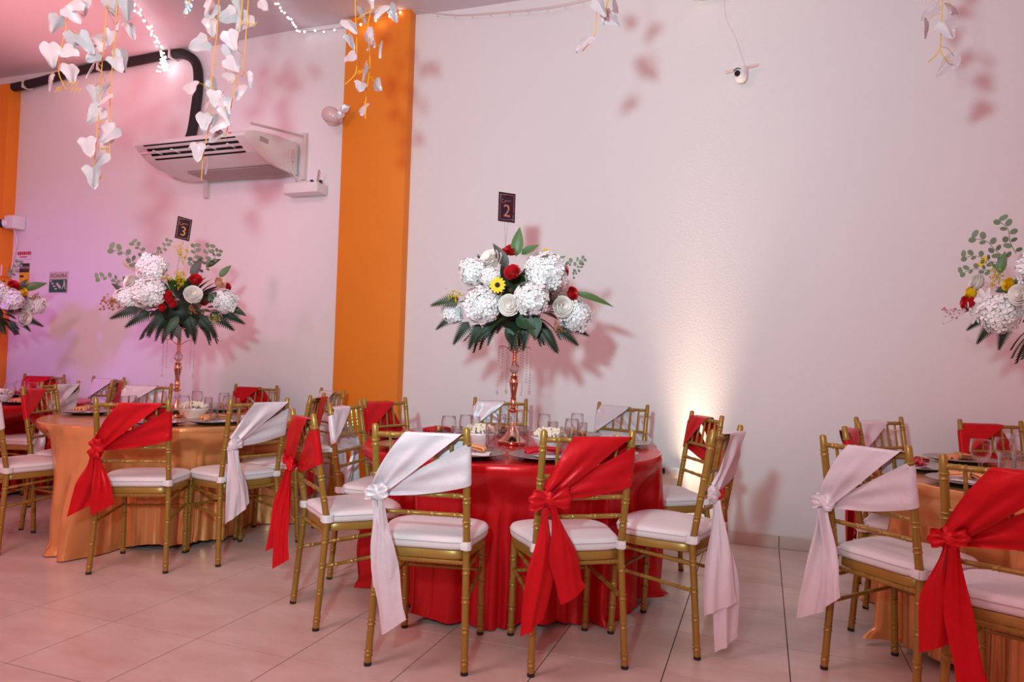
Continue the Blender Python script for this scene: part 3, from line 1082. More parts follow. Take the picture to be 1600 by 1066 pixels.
def cloth_mesh(key, m, seed):
    rnd = random.Random(seed)
    cx, cy = TABLES[key]
    N = 340
    ph = [rnd.uniform(0, 6.28) for _ in range(12)]

    def fold(a, s):
        f = .55 * sin(9 * a + ph[0] + .5 * s) + .50 * sin(16 * a + ph[1] - .8 * s) + .35 * sin(27 * a + ph[2] + s) + .25 * sin(5 * a + ph[3])
        return f

    def ridge(a, s):
        q = sin(11 * a + ph[4] + .7 * sin(2 * a + ph[5]) + .4 * s)
        return max(0, q) ** 4

    rows = []
    for r in (.001, .2, .4, .58, .68, .735, .758):
        rows.append([(cx + r * cos(2 * PI * k / N), cy + r * sin(2 * PI * k / N), TZ - .001 + .0015 * sin(3 * 2 * PI * k / N + r * 6)) for k in range(N)])
    for a in (25, 50, 75):
        rows.append([(cx + (TR - .012 + .012 * sin(R(a))) * cos(2 * PI * k / N), cy + (TR - .012 + .012 * sin(R(a))) * sin(2 * PI * k / N), TZ - .012 + .012 * cos(R(a))) for k in range(N)])
    chairs = [POS[c] for c in ring_of[key]]
    S = 34
    for i in range(1, S + 1):
        s = i / S
        row = []
        for k in range(N):
            a = 2 * PI * k / N
            hem = .006 + .030 * max(0, sin(3 * a + ph[6])) ** 2 + .022 * max(0, sin(7 * a + ph[7])) ** 2
            z = lerp(TZ - .014, hem, s)
            g = smooth(0, .75, s)
            r = TR + .004 + .020 * g + .052 * g * fold(a, s) + .085 * g * ridge(a, s) + .035 * g * g * ridge(a * 2 + 1, s) - .030 * g * abs(sin(10.5 * a + ph[11] + .6 * sin(3 * a))) + .02 * smooth(.93, 1.0, s) * (1 + sin(17 * a + ph[8]))
            r += .010 * sin(31 * a + ph[9] + 3 * s) * g + .006 * sin(47 * a - 5 * s + ph[10]) * g
            x, y = cx + r * cos(a), cy + r * sin(a)
            for (_, qx, qy, qa, _c, _l) in chairs:
                fx, fy = -sin(R(qa)), cos(R(qa))
                lx = (x - qx) * fy - (y - qy) * fx
                ly = (x - qx) * fx + (y - qy) * fy
                if abs(lx) < .30 and -.35 < ly < .30:
                    lim = .240 + .026 * g * fold(a * 2, s) + .020 * g * ridge(a * 3, s)
                    w = smooth(.30, .215, abs(lx)) * smooth(.70, .53, z)
                    d = (lim - ly) * w
                    if d > 0:
                        x += fx * d
                        y += fy * d
            row.append((x, y, max(z, .004)))
        rows.append(row)
    b = Vector((cx, cy, 0))
    rows = [[Vector(p) - b for p in r] for r in rows]
    return MB().grid(rows, True).mesh('tablecloth', m)


tproto = make_table()
ttree = tree_of(tproto)
TL = {'C': ('round folding table hidden under the central red cloth', 'red satin tablecloth on the central table reaching the floor', M_REDCLOTH),
      'D': ('round folding table hidden under the left gold cloth', 'gold satin tablecloth on the left table, pink light on its side', M_GOLDCLOTH),
      'F': ('round folding table hidden under the far left red cloth', 'red tablecloth on the far left table cut by the picture edge', M_REDCLOTH),
      'E': ('round folding table hidden under the right gold cloth', 'gold satin tablecloth on the table cut by the right edge', M_GOLDCLOTH)}
for i, (k, (x, y)) in enumerate(TABLES.items()):
    o = tproto if i == 0 else copy_tree(tproto, ttree)
    o.location = (x, y, 0)
    o.rotation_euler = (0, 0, R(12))
    tag(o, TL[k][0], 'table', 'round banquet tables')
    c = obj('tablecloth', cloth_mesh(k, TL[k][2], 40 + i), loc=(x, y, 0))
    tag(c, TL[k][1], 'tablecloth', 'satin tablecloths')

GARLANDS = {
 'a': ([(-2.824, 2.078, 2.524), (-2.772, 2.07, 2.546), (-2.791, 2.122, 2.468), (-2.725, 2.1, 2.445), (-2.831, 2.047, 2.394), (-2.789, 2.126, 2.404), (-2.898, 2.187, 2.372), (-2.951, 2.147, 2.313), (-2.825, 2.174, 2.666), (-2.734, 2.105, 2.588)],
   [[(-2.847, 2.137, 2.659), (-2.855, 2.137, 2.551), (-2.872, 2.134, 2.465), (-2.883, 2.133, 2.382), (-2.88, 2.136, 2.332), (-2.852, 2.148, 2.272)]]),
 'b': ([(-2.765, 2.257, 2.696), (-2.678, 2.24, 2.655), (-2.63, 2.237, 2.649), (-2.703, 2.2, 2.599), (-2.672, 2.234, 2.554), (-2.74, 2.344, 2.606), (-2.871, 2.28, 2.535), (-2.797, 2.302, 2.562), (-2.83, 2.29, 2.508), (-2.75, 2.206, 2.416), (-2.786, 2.217, 2.377), (-2.753, 2.288, 2.431), (-2.743, 2.31, 2.471), (-2.865, 2.295, 2.312), (-2.824, 2.314, 2.327), (-2.682, 2.216, 2.23), (-2.799, 2.274, 2.203), (-2.792, 2.292, 2.133), (-2.72, 2.287, 2.111), (-2.788, 2.202, 2.041), (-2.755, 2.272, 1.994), (-2.747, 2.204, 1.91), (-2.825, 2.331, 2.098)],
   [[(-2.78, 2.265, 2.714), (-2.79, 2.267, 2.554), (-2.796, 2.268, 2.448), (-2.806, 2.271, 2.263), (-2.814, 2.273, 2.111), (-2.825, 2.274, 1.965), (-2.846, 2.268, 1.911)], [(-2.739, 2.28, 2.715), (-2.745, 2.283, 2.57), (-2.753, 2.284, 2.45), (-2.759, 2.286, 2.313), (-2.764, 2.29, 2.153), (-2.756, 2.297, 2.008)]]),
 'c': ([(-2.396, 2.347, 2.689), (-2.354, 2.303, 2.63)],
   [[(-2.358, 2.312, 2.675), (-2.363, 2.312, 2.636), (-2.375, 2.309, 2.597)]]),
 'd': ([(-2.308, 2.376, 2.7), (-2.368, 2.471, 2.706), (-2.227, 2.457, 2.711), (-2.274, 2.501, 2.666), (-2.217, 2.515, 2.657), (-2.34, 2.408, 2.602), (-2.249, 2.424, 2.543), (-2.356, 2.422, 2.513), (-2.25, 2.429, 2.483), (-2.185, 2.403, 2.432), (-2.24, 2.411, 2.411), (-2.295, 2.489, 2.391), (-2.117, 2.408, 2.339), (-2.35, 2.326, 2.285), (-2.345, 2.437, 2.341), (-2.222, 2.416, 2.312), (-2.204, 2.471, 2.314), (-2.305, 2.424, 2.283), (-2.253, 2.419, 2.242), (-2.413, 2.486, 2.261), (-2.311, 2.373, 2.164), (-2.3, 2.418, 2.164), (-2.231, 2.402, 2.192), (-2.31, 2.458, 2.126), (-2.229, 2.418, 2.149), (-2.356, 2.391, 2.04), (-2.363, 2.465, 1.993), (-2.107, 2.453, 2.675)],
   [[(-2.313, 2.433, 2.729), (-2.32, 2.436, 2.558), (-2.334, 2.436, 2.409), (-2.338, 2.441, 2.207), (-2.365, 2.437, 2.046), (-2.371, 2.439, 1.926)], [(-2.214, 2.469, 2.732), (-2.229, 2.469, 2.561), (-2.234, 2.472, 2.412), (-2.265, 2.469, 2.169), (-2.275, 2.467, 2.117)], [(-2.189, 2.477, 2.733), (-2.197, 2.48, 2.562), (-2.21, 2.481, 2.39)]]),
 'e': ([(-1.763, 2.777, 2.818), (-1.827, 2.821, 2.782), (-1.655, 2.732, 2.723), (-1.621, 2.736, 2.721), (-1.823, 2.698, 2.665), (-1.871, 2.784, 2.642), (-1.774, 2.79, 2.647), (-1.717, 2.74, 2.582), (-1.69, 2.769, 2.558), (-1.809, 2.698, 2.504), (-1.759, 2.771, 2.486), (-1.736, 2.703, 2.371), (-1.741, 2.825, 2.418), (-1.809, 2.842, 2.318)],
   [[(-1.825, 2.765, 2.824), (-1.816, 2.774, 2.657), (-1.813, 2.78, 2.505), (-1.832, 2.774, 2.46), (-1.863, 2.764, 2.429)], [(-1.752, 2.791, 2.827), (-1.766, 2.79, 2.701), (-1.755, 2.8, 2.534), (-1.769, 2.8, 2.372), (-1.77, 2.803, 2.27)]]),
 'f': ([(-0.671, 2.986, 2.658), (-0.627, 2.958, 2.696), (-0.68, 2.982, 2.695), (-0.71, 2.798, 2.486), (-0.695, 2.849, 2.669)],
   [[(-0.659, 2.922, 2.73), (-0.703, 2.908, 2.682), (-0.711, 2.908, 2.582), (-0.759, 2.893, 2.506)]]),
 'g': ([(0.717, 3.282, 2.442), (0.606, 3.201, 2.561), (0.649, 3.148, 2.531), (0.645, 3.245, 2.648), (0.693, 3.201, 2.615)],
   [[(0.651, 3.182, 2.667), (0.648, 3.185, 2.553), (0.644, 3.187, 2.466), (0.602, 3.173, 2.415)], [(0.644, 3.187, 2.466), (0.667, 3.196, 2.43), (0.691, 3.205, 2.421)]]),
}
GLASSES = {
 'C': [('goblet', -1.433, 3.113), ('goblet', -1.392, 3.235), ('goblet', -1.165, 3.168), ('goblet', -1.092, 3.577), ('goblet', -0.882, 3.365), ('goblet', -0.958, 3.763), ('tumbler', -1.313, 2.944), ('tumbler', -1.466, 3.527), ('tumbler', -1.24, 3.183), ('tumbler', -1.409, 3.781), ('tumbler', -1.056, 3.143), ('tumbler', -1.019, 3.497), ('tumbler', -0.877, 3.229), ('tumbler', -0.876, 3.548)],
 'D': [('goblet', -3.845, 3.681), ('goblet', -3.386, 3.421), ('goblet', -3.765, 3.923), ('goblet', -3.232, 3.636), ('goblet', -3.477, 3.867), ('tumbler', -3.945, 3.486), ('tumbler', -3.983, 3.578), ('tumbler', -3.816, 3.479), ('tumbler', -3.136, 3.405), ('tumbler', -3.539, 3.791), ('tumbler', -3.371, 3.852)],
 'F': [('goblet', -5.317, 3.683), ('goblet', -5.595, 3.955), ('goblet', -5.351, 3.883), ('tumbler', -5.15, 3.69), ('tumbler', -5.572, 3.804)],
 'E': [('goblet', 0.884, 3.522), ('goblet', 1.019, 3.698), ('goblet', 1.145, 3.935), ('tumbler', 0.918, 3.3), ('tumbler', 0.952, 3.249)],
}

# ------------------------------------------------------------------ glassware, plates, napkins, popcorn
TT = TZ + .0018
_gob = MB()
_gp = [(.001, .002), (.030, .002), (.031, .005), (.012, .010), (.006, .018), (.005, .045), (.007, .058), (.020, .070), (.032, .088), (.0365, .108), (.0360, .130), (.0325, .158)]
_gob.lathe(_gp, 22, cap=False)
_gob.lathe([(.0315, .158), (.0348, .130), (.0352, .108), (.030, .090), (.015, .075), (.001, .072)], 22, cap=False)
ME_BOWLG = None
GOB_BOWL = MB().lathe([(.006, .056), (.009, .060), (.020, .070), (.032, .088), (.0365, .108), (.0360, .130), (.0325, .158), (.0315, .158), (.0348, .130), (.0352, .108), (.030, .090), (.015, .076), (.001, .073)], 24, cap=False).mesh('bowl', M_GLASS)
GOB_STEM = MB().lathe([(.001, .010), (.012, .010), (.0065, .018), (.0052, .040), (.0075, .050), (.006, .056)], 12, cap=False).mesh('stem', M_CRYSTAL)
GOB_FOOT = MB().lathe([(.031, 0), (.031, .003), (.012, .010), (.001, .010)], 24, cap=False).mesh('foot', M_GLASS)
GOB_RIM = MB().tube([(.032 * cos(2 * PI * k / 24), .032 * sin(2 * PI * k / 24), .158) for k in range(25)], .0010, 5, cap=False).mesh('rim', M_CRYSTAL)
TUM_WALL = MB().lathe([(.0235, .0), (.0245, .004), (.0275, .128), (.0262, .128), (.0232, .012), (.001, .010)], 22, cap=False).mesh('wall', M_GLASS)
TUM_BASE = MB().lathe([(.001, 0), (.0235, 0), (.0235, .010), (.001, .010)], 22, cap=False).mesh('base', M_CRYSTAL)
TUM_RIM = MB().tube([(.0269 * cos(2 * PI * k / 24), .0269 * sin(2 * PI * k / 24), .128) for k in range(25)], .0010, 5, cap=False).mesh('rim', M_CRYSTAL)
GROUP = {'C': 'central red table', 'D': 'left gold table', 'F': 'far left red table', 'E': 'right gold table'}
GWORD = {
    'C': ['leftmost goblet in the left cluster on the central red table', 'second goblet of the left cluster on the central red table', 'goblet standing before the copper stand base on the central red table', 'goblet behind the right popcorn bowl on the central red table', 'goblet beyond the red bow on the central red table', 'rear goblet nearest the white back sash on the central red table',
          'front tumbler of the left cluster on the central red table', 'tall tumbler before the white back sash on the central red table', 'tumbler beside the left popcorn bowl on the central red table', 'tumbler behind the stand on the central red table', 'tumbler just right of the copper stand base', 'tumbler behind the right popcorn bowl on the central red table', 'tumbler before the right goblets on the central red table', 'rightmost tumbler on the central red table'],
    'D': ['goblet just left of the stand on the left gold table', 'goblet before the popcorn bowl on the left gold table', 'goblet behind the popcorn bowl on the left gold table', 'rightmost goblet on the left gold table', 'goblet behind the rightmost goblet on the left gold table', 'leftmost tumbler on the left gold table', 'middle tumbler of the left three on the left gold table', 'third tumbler from the left on the left gold table', 'tumbler beside the peach napkin on the left gold table', 'tumbler right of the popcorn on the left gold table', 'rearmost right tumbler on the left gold table'],
    'F': ['front goblet on the far left red table', 'rear goblet on the far left red table', 'rightmost goblet on the far left red table', 'front tumbler on the far left red table', 'tumbler by the left picture edge on the far left table'],
    'E': ['large goblet nearest the left of the right gold table', 'middle goblet on the right gold table', 'goblet at the right picture edge', 'front tumbler on the right gold table', 'tumbler at the right picture edge'],
}
for k, L in GLASSES.items():
    for n, (kind, x, y) in enumerate(L):
        g = thing('wine_goblet' if kind == 'goblet' else 'tumbler_glass', ('clear glass ' + GWORD[k][n])[:200], 'glass', (x, y, TT), n * .7, 'glasses on the ' + GROUP[k])
        sc = (1.12, 1.12, 1.0) if k == 'E' else (1, 1, 1)
        g.scale = sc
        if kind == 'goblet':
            for nm, me in (('bowl', GOB_BOWL), ('stem', GOB_STEM), ('foot', GOB_FOOT), ('rim', GOB_RIM)):
                obj(nm, me, g)
        else:
            for nm, me in (('wall', TUM_WALL), ('base', TUM_BASE), ('rim', TUM_RIM)):
                obj(nm, me, g)

PLATE_TOP = MB().lathe([(.001, .010), (.105, .010), (.112, .012), (.162, .019), (.166, .021), (.164, .0225), (.112, .0145), (.104, .0125), (.001, .0125)], 40, cap=False).mesh('plate_rim', M_CHARGER)
PLATE_BOT = MB().lathe([(.085, 0), (.090, 0), (.150, .0155), (.164, .0200), (.112, .0115), (.001, .0095)], 40, cap=False).mesh('underside', M_BLACK)


def half_fan(L, w0, w1, pleats, h):
    rows = []
    for i in range(9):
        t = i / 8
        row = []
        for j in range(15):
            v = -1 + 2 * j / 14
            ww = lerp(w0, w1, t ** .8)
            row.append((L * t - .010 * v * v * t, v * ww * .5, h * (.35 + .65 * (1 - t) ** .5) * (1 - .3 * v * v) + .006 * sin(v * pleats) * (.4 + t)))
        rows.append(row)
    lower = [[(p[0], p[1], max(0, p[2] - .010)) for p in r] for r in rows]
    mb = MB().grid(rows).grid(lower)
    return mb


FAN_ME = {'r': half_fan(.085, .022, .085, 11, .030).mesh('fan', M_NRED), 'p': half_fan(.085, .022, .085, 11, .030).mesh('fan', M_PEACH), 'w': half_fan(.085, .022, .085, 11, .030).mesh('fan', M_WHITE)}
RING_ME = MB().lathe([(.017, -.013), (.020, -.012), (.020, .012), (.017, .013), (.015, 0)], 16, M=Matrix.Translation((0, 0, .016)) @ Matrix.Rotation(R(90), 4, 'Y')).mesh('napkin_ring', M_RING)
_s = MB()
_s.grid([[(lerp(-.055, .055, i / 8), lerp(-.075, .075, j / 8), .004 + .006 * sin(i * .7) * (j / 8)) for j in range(9)] for i in range(9)])
SHEET = _s.mesh('sheet', M_PAPER)
_s = MB()
for k in range(4):
    _s.box((-.03 + .002 * k, -.05 + .018 * k, .0105), (.05 - .008 * (k % 2), .007, .001))
PRINT = _s.mesh('print', mat('magenta_print', (.75, .06, .28), .6))

PLACES = [('C1', 'p', 1, 'the white-sashed front chair'), ('C2', 'r', 1, 'the chair with the red bow'), ('C3', 'r', 0, 'the red-sashed left front chair'), ('C4', 'r', 0, 'the left chair by the pilaster'), ('C5', 'r', 0, 'the chair before the orange pilaster'),
          ('C6', 'p', 0, 'the chair behind the central stand'), ('C7', 'p', 0, 'the shiny white back sash'), ('C8', 'w', 1, 'the chair before the glowing wall'), ('C9', 'w', 1, 'the side-on chair with the trailing white sash'),
          ('D1', 'w', 1, 'the wide red front sash'), ('D2', 'p', 1, 'the white knotted front sash'), ('D3', 'w', 1, 'the red back sash behind the popcorn'), ('D4', 'r', 0, 'the grey-white back sash'), ('D6', 'w', 0, 'the half-hidden right chair'), ('F1', 'p', 1, 'the red-sashed chair at the left edge of the gold cloth'),
          ('F2', 'p', 0, 'the pale sash at the far left table'), ('F3', 'r', 0, 'the red sash by the violet wall'),
          ('E1', 'p', 1, 'the broad-tailed lilac-white sash'), ('E3', 'r', 1, 'the side-on chair of the right table'), ('E5', 'p', 0, 'the beige-white sash of the right table'), ('E2', 'w', 1, 'the foreground red sash at the right edge')]
TOF = {c: t for t, L in ring_of.items() for c in L}
NCOL = {'r': 'red', 'p': 'peach', 'w': 'white'}
for n, (c, col, paper, words_) in enumerate(PLACES):
    t = TOF[c]
    cx, cy = TABLES[t]
    dx, dy = POS[c][1] - cx, POS[c][2] - cy
    d = math.hypot(dx, dy)
    px, py = cx + dx / d * .575, cy + dy / d * .575
    rz = math.atan2(dy, dx)
    p = thing('charger_plate', 'silver charger plate set before ' + words_, 'plate', (px, py, TT), rz, 'place settings on the ' + GROUP[t])
    obj('plate_rim', PLATE_TOP, p)
    obj('underside', PLATE_BOT, p)
    rnd = random.Random(n)
    q = thing('napkin', NCOL[col] + ' ringed napkin before ' + words_, 'napkin', (px - .01, py, TT + .0135 + (.012 if paper else 0)), rz + R(90) + rnd.uniform(-.3, .3), 'folded napkins on the ' + GROUP[t])
    obj('fan', FAN_ME[col], q)
    obj('fan', FAN_ME[col], q, rot=(0, 0, PI))
    obj('napkin_ring', RING_ME, q)
    if paper:
        s = thing('menu_sheet', 'white printed sheet before ' + words_, 'paper', (px + .03 * cos(rz + 1), py + .03 * sin(rz + 1), TT + .0135), rz + rnd.uniform(-.4, .4), 'printed sheets on the ' + GROUP[t])
        obj('sheet', SHEET, s)
        obj('print', PRINT, s)

BOWL_ME = MB().lathe([(.001, .004), (.036, .004), (.038, 0), (.042, .0), (.043, .006), (.070, .030), (.088, .060), (.092, .070), (.090, .071), (.085, .060), (.066, .032), (.036, .010), (.001, .008)], 32, cap=False).mesh('bowl_body', M_BOWL)
_c = MB()
rnd = random.Random(77)
for i in range(230):
    a, rr = rnd.uniform(0, 2 * PI), math.sqrt(rnd.random()) * .082
    z = .060 + .045 * math.sqrt(max(0, 1 - (rr / .088) ** 2)) + rnd.uniform(-.008, .006)
    for _ in range(2):
        _c.ball((rr * cos(a) + rnd.uniform(-.004, .004), rr * sin(a) + rnd.uniform(-.004, .004), z + rnd.uniform(-.003, .003)), rnd.uniform(.0045, .0075), 6, 4)
CORN_ME = _c.mesh('popcorn', M_CORN)
for key, x, y, words_ in (('C', -1.347, 3.304, 'left of the stand on the central red table'), ('C', -.986, 3.328, 'right of the stand on the central red table'), ('D', -3.48, 3.60, 'right of the stand on the left gold table'), ('F', -5.45, 3.698, 'on the far left red table')):
    b = thing('popcorn_bowl', 'white bowl heaped with popcorn ' + words_, 'bowl', (x, y, TT), 0, 'popcorn bowls')
    obj('bowl_body', BOWL_ME, b)
    c = obj('popcorn', CORN_ME, loc=(x, y, TT + .001))
    tag(c, 'heap of popcorn in the bowl ' + words_, 'popcorn', 'popcorn in bowls', 'stuff')

# ------------------------------------------------------------------ flower stands


def make_stand():
    t = thing('flower_stand', 'x', 'flower stand')
    MB().lathe([(.074, 0), (.076, .003), (.076, .014), (.072, .017), (.001, .017)], 32).obj('base_rim', M_COPPER, t, sharp=40)
    MB().lathe([(.070, .0165), (.055, .028), (.036, .052), (.022, .080), (.014, .105), (.012, .115), (.001, .116)], 28).obj('base_cone', M_COPPER, t)
    MB().lathe([(.010, .114), (.013, .125), (.014, .150), (.011, .166)], 12).obj('crystal_neck', M_CRYSTAL, t, smooth=False)
    MB().lathe([(.010, .164), (.020, .170), (.026, .178), (.022, .186), (.015, .190), (.015, .20)], 24).obj('collar', M_COPPER, t)
    MB().lathe([(.014, .198), (.018, .206), (.018, .226), (.014, .232), (.017, .238), (.017, .242), (.0135, .246)], 24).obj('lower_stem', M_COPPER, t)
    MB().lathe([(.0135, .244), (.0145, .262), (.019, .292), (.0245, .318), (.0255, .334), (.020, .346), (.012, .350)], 24).obj('baluster', M_COPPER, t)
    MB().lathe([(.022, .350), (.024, .353), (.022, .357), (.013, .360), (.012, .368), (.016, .371)], 24).obj('collar', M_COPPER, t)
    MB().ball((0, 0, .398), .029, 10, 7).obj('crystal_ball', M_CRYSTAL, t, smooth=False)
    MB().lathe([(.014, .423), (.017, .427), (.016, .432), (.010, .436)], 20).obj('collar', M_COPPER, t)
    pr = []
    for k in range(10):
        z = .436 + k * .0148
        pr += [(.009, z), (.0132, z + .0045), (.0132, z + .010), (.009, z + .0146)]
    MB().lathe(pr, 18).obj('beaded_column', M_COPPER, t)
    MB().lathe([(.012, .582), (.040, .586), (.052, .590), (.054, .596), (.050, .600), (.001, .600)], 28).obj('top_plate', M_COPPER, t)
    for k in range(4):
        a = R(20 + 90 * k)
        c, s = cos(a), sin(a)
        P = catmull([(.010 * c, .010 * s, .478), (.045 * c, .045 * s, .505), (.080 * c, .080 * s, .512), (.094 * c, .094 * s, .502)], 5)
        arm = MB().tube(P, .0024, 6).obj('arm', M_COPPER, t)
        st = MB()
        for i in range(15):
            st.ball((.094 * c, .094 * s, .494 - i * .0145), .0052, 6, 4)
        st.ball((.094 * c, .094 * s, .494 - 15.4 * .0145), .008, 6, 4, (1, 1, 1.5))
        st.obj('crystal_strand', M_CRYSTAL, arm, smooth=False)
        st = MB()
        for i in range(13):
            st.ball((.072 * c, .072 * s, .500 - i * .0145), .0048, 6, 4)
        st.obj('crystal_strand', M_CRYSTAL, arm, smooth=False)
    return t


# ------------------------------------------------------------------ flowers
def floret(mb, c, n, s, rnd):
    n = n.normalized()
    a = n.orthogonal().normalized()
    b = n.cross(a)
    th = rnd.uniform(0, 6.28)
    for k in range(4):
        q = th + k * PI / 2
        d = a * cos(q) + b * sin(q)
        e = n.cross(d)
        mb.add([c, c + d * s * .62 + e * s * .42 + n * s * .10, c + d * s * 1.05 + n * s * .02, c + d * s * .62 - e * s * .42 + n * s * .10], [(0, 3, 2, 1)])


def hydrangea_mesh(seed):
    rnd = random.Random(seed)
    mb = MB()
    N = 120
    for i in range(N):
        z = 1 - 2 * (i + .5) / N
        if z < -.72:
            continue
        r = math.sqrt(1 - z * z)
        a = i * 2.39996
        n = Vector((r * cos(a), r * sin(a), z))
        rad = 1 + rnd.uniform(-.14, .06)
        floret(mb, n * rad, n + Vector((rnd.uniform(-.4, .4), rnd.uniform(-.4, .4), rnd.uniform(-.4, .4))), rnd.uniform(.24, .31), rnd)
    return mb.mesh('hydrangea', M_HYD, smooth=False)


HYD = [hydrangea_mesh(s) for s in (1, 2)]
HCORE = MB().ball((0, 0, 0), .84, 10, 7).mesh('flower_core', M_HCORE)


def rose_mesh(m, seed, open_=1.0):
    """rings of upright petals with rolled-out lips, the heart highest"""
    rnd = random.Random(seed)
    mb = MB()
    for layer, (n, r0, top) in enumerate(((2, .10, .58), (3, .24, .60), (3, .40, .56), (4, .56, .47), (5, .74, .33), (5, .90, .12))):
        for k in range(n):
            a = 2 * PI * (k + .39 * layer) / n + rnd.uniform(-.2, .2)
            span = PI / n * 1.22
            tp = top + rnd.uniform(-.05, .05)
            rows = []
            for i in range(9):
                t = i / 8
                row = []
                for j in range(9):
                    v = -1 + 2 * j / 8
                    b = a + v * span
                    lip = max(0, t - .7) / .3
                    rr = r0 * (.62 + .38 * sin(PI * .5 * min(1, t * 1.25))) + .15 * open_ * lip ** 1.6 + .035 * v
                    z = lerp(-.55, tp - .22 * v * v * v * v, t) - .07 * lip * lip
                    row.append((rr * cos(b), rr * sin(b), z))
                rows.append(row)
            mb.grid(rows)
    mb.ball((0, 0, -.30), .62, 10, 7, (1, 1, .75))
    return mb.mesh('rose', m)


ROSE = {'W': rose_mesh(M_WROSE, 3), 'R': rose_mesh(M_RROSE, 4, .75), 'P': rose_mesh(M_PROSE, 5, .7), 'Y': rose_mesh(M_YEL, 6, .5)}


def daisy_mesh(m, n=13):
    mb = MB()
    for k in range(n):
        a = 2 * PI * k / n
        z0 = .04 * (k % 2)
        rows = []
        for i in range(4):
            t = i / 3
            w = .21 * sin(PI * (.18 + .70 * t))
            rows.append([((.25 + .75 * t) * cos(a) - v * w * sin(a), (.25 + .75 * t) * sin(a) + v * w * cos(a), z0 + .10 * t - .04 * v * v) for v in (-1, 0, 1)])
        mb.grid(rows)
    return mb.mesh('daisy', m)


DAISY = daisy_mesh(M_YEL)
LILY = daisy_mesh(mat('white_lily_petal', (.86, .82, .83), .6), 6)
DISC = MB().ball((0, 0, .06), .32, 12, 6, (1, 1, .45)).mesh('flower_centre', M_DISC)


def leaf_mesh(m, w=.36, droop=.25, fold_=.12, name='leaf'):
    mb = MB()
    rows = []
    for i in range(8):
        t = i / 7
        ww = w * (sin(PI * t ** .75)) * .5 + .004
        rows.append([(t, v * ww, -droop * t * t + fold_ * abs(v) * ww * 2) for v in (-1, -.5, 0, .5, 1)])
    return mb.grid(rows).mesh(name, m)


LEAF = {'d': leaf_mesh(M_LEAF), 'm': leaf_mesh(M_LEAF2, .42), 'l': leaf_mesh(M_LEAF2, .17, .38), 'b': leaf_mesh(M_LEAF, .72, .18), 'v': leaf_mesh(M_MAUVE, .40)}


def fern_mesh(m):
    """broad leather fern: a tapering blade cut into saw-toothed leaflets"""
    mb = MB()
    n = 14
    for s in (-1, 1):
        for i in range(n):
            t, t1 = i / n, (i + 1) / n
            L = .37 * (1 - t) ** .8 * smooth(-.12, .12, t) + .02
            z, z1 = -.42 * t * t, -.42 * t1 * t1
            mb.add([(t, 0, z), (t + .04, s * L * .34, z + .01), (t + .15, s * L, z - .05), (t1 + .045, s * L * .30, z1 + .01), (t1, 0, z1)], [(0, 1, 3, 4), (1, 2, 3)] if s < 0 else [(4, 3, 1, 0), (3, 2, 1)])
    return mb.mesh('fern_frond', m, smooth=False)


FERN = fern_mesh(M_FERN)
FERN2 = fern_mesh(M_LEAF)


def sprig_mesh(seed):
    rnd = random.Random(seed)
    mb = MB()
    P = catmull([(0, 0, 0), (.35, .03, .08), (.7, -.04, .10), (1, .06, .0)], 5)
    mb.tube(P, .010, 5)
    for i in range(9):
        t = .12 + .88 * i / 8
        p = P[min(len(P) - 1, int(t * (len(P) - 1)))]
        s = 1 if i % 2 else -1
        d = Vector((rnd.uniform(.1, .9), s * .9, rnd.uniform(-.5, .6))).normalized()
        e = (Vector((rnd.uniform(-.4, .4), rnd.uniform(-.4, .4), 1))).cross(d).normalized()
        L, w = rnd.uniform(.17, .25), rnd.uniform(.055, .085)
        ring = [p + d * (L * .5 - L * .5 * cos(2 * PI * k / 10) + .02) + e * w * sin(2 * PI * k / 10) for k in range(10)]
        mb.fan(ring)
    return mb.mesh('eucalyptus_sprig', M_EUC, smooth=False)


SPRIG = sprig_mesh(8)


def filler_mesh(m, seed, n=46):
    rnd = random.Random(seed)
    mb = MB()
    for b in range(5):
        d = Vector((1, rnd.uniform(-.5, .5), rnd.uniform(-.4, .4))).normalized()
        mb.tube([(0, 0, 0), d * .5, d * .9 + Vector((0, 0, -.05))], .007, 4)
        for i in range(n // 5):
            p = d * rnd.uniform(.25, 1.0) + Vector([rnd.uniform(-.09, .09) for _ in range(3)])
            mb.ball(p, rnd.uniform(.025, .05), 5, 3)
    return mb.mesh('filler_sprig', m, smooth=False)


FILL = {'o': filler_mesh(M_OCHRE, 2), 'u': filler_mesh(M_RUST, 3), 'y': filler_mesh(M_YEL, 4), 's': filler_mesh(mat('pink_buds', (.5, .12, .2), .6), 5, 20)}


def face(n, up=Vector((0, 0, 1))):
    """rotation taking +Z to n"""
    return Vector(n).normalized().to_track_quat('Z', 'Y').to_euler()


def frame(xd, nd):
    x = Vector(xd).normalized()
    z = Vector(nd)
    z = (z - x * z.dot(x)).normalized()
    y = z.cross(x)
    return Matrix((x, y, z)).transposed().to_euler()


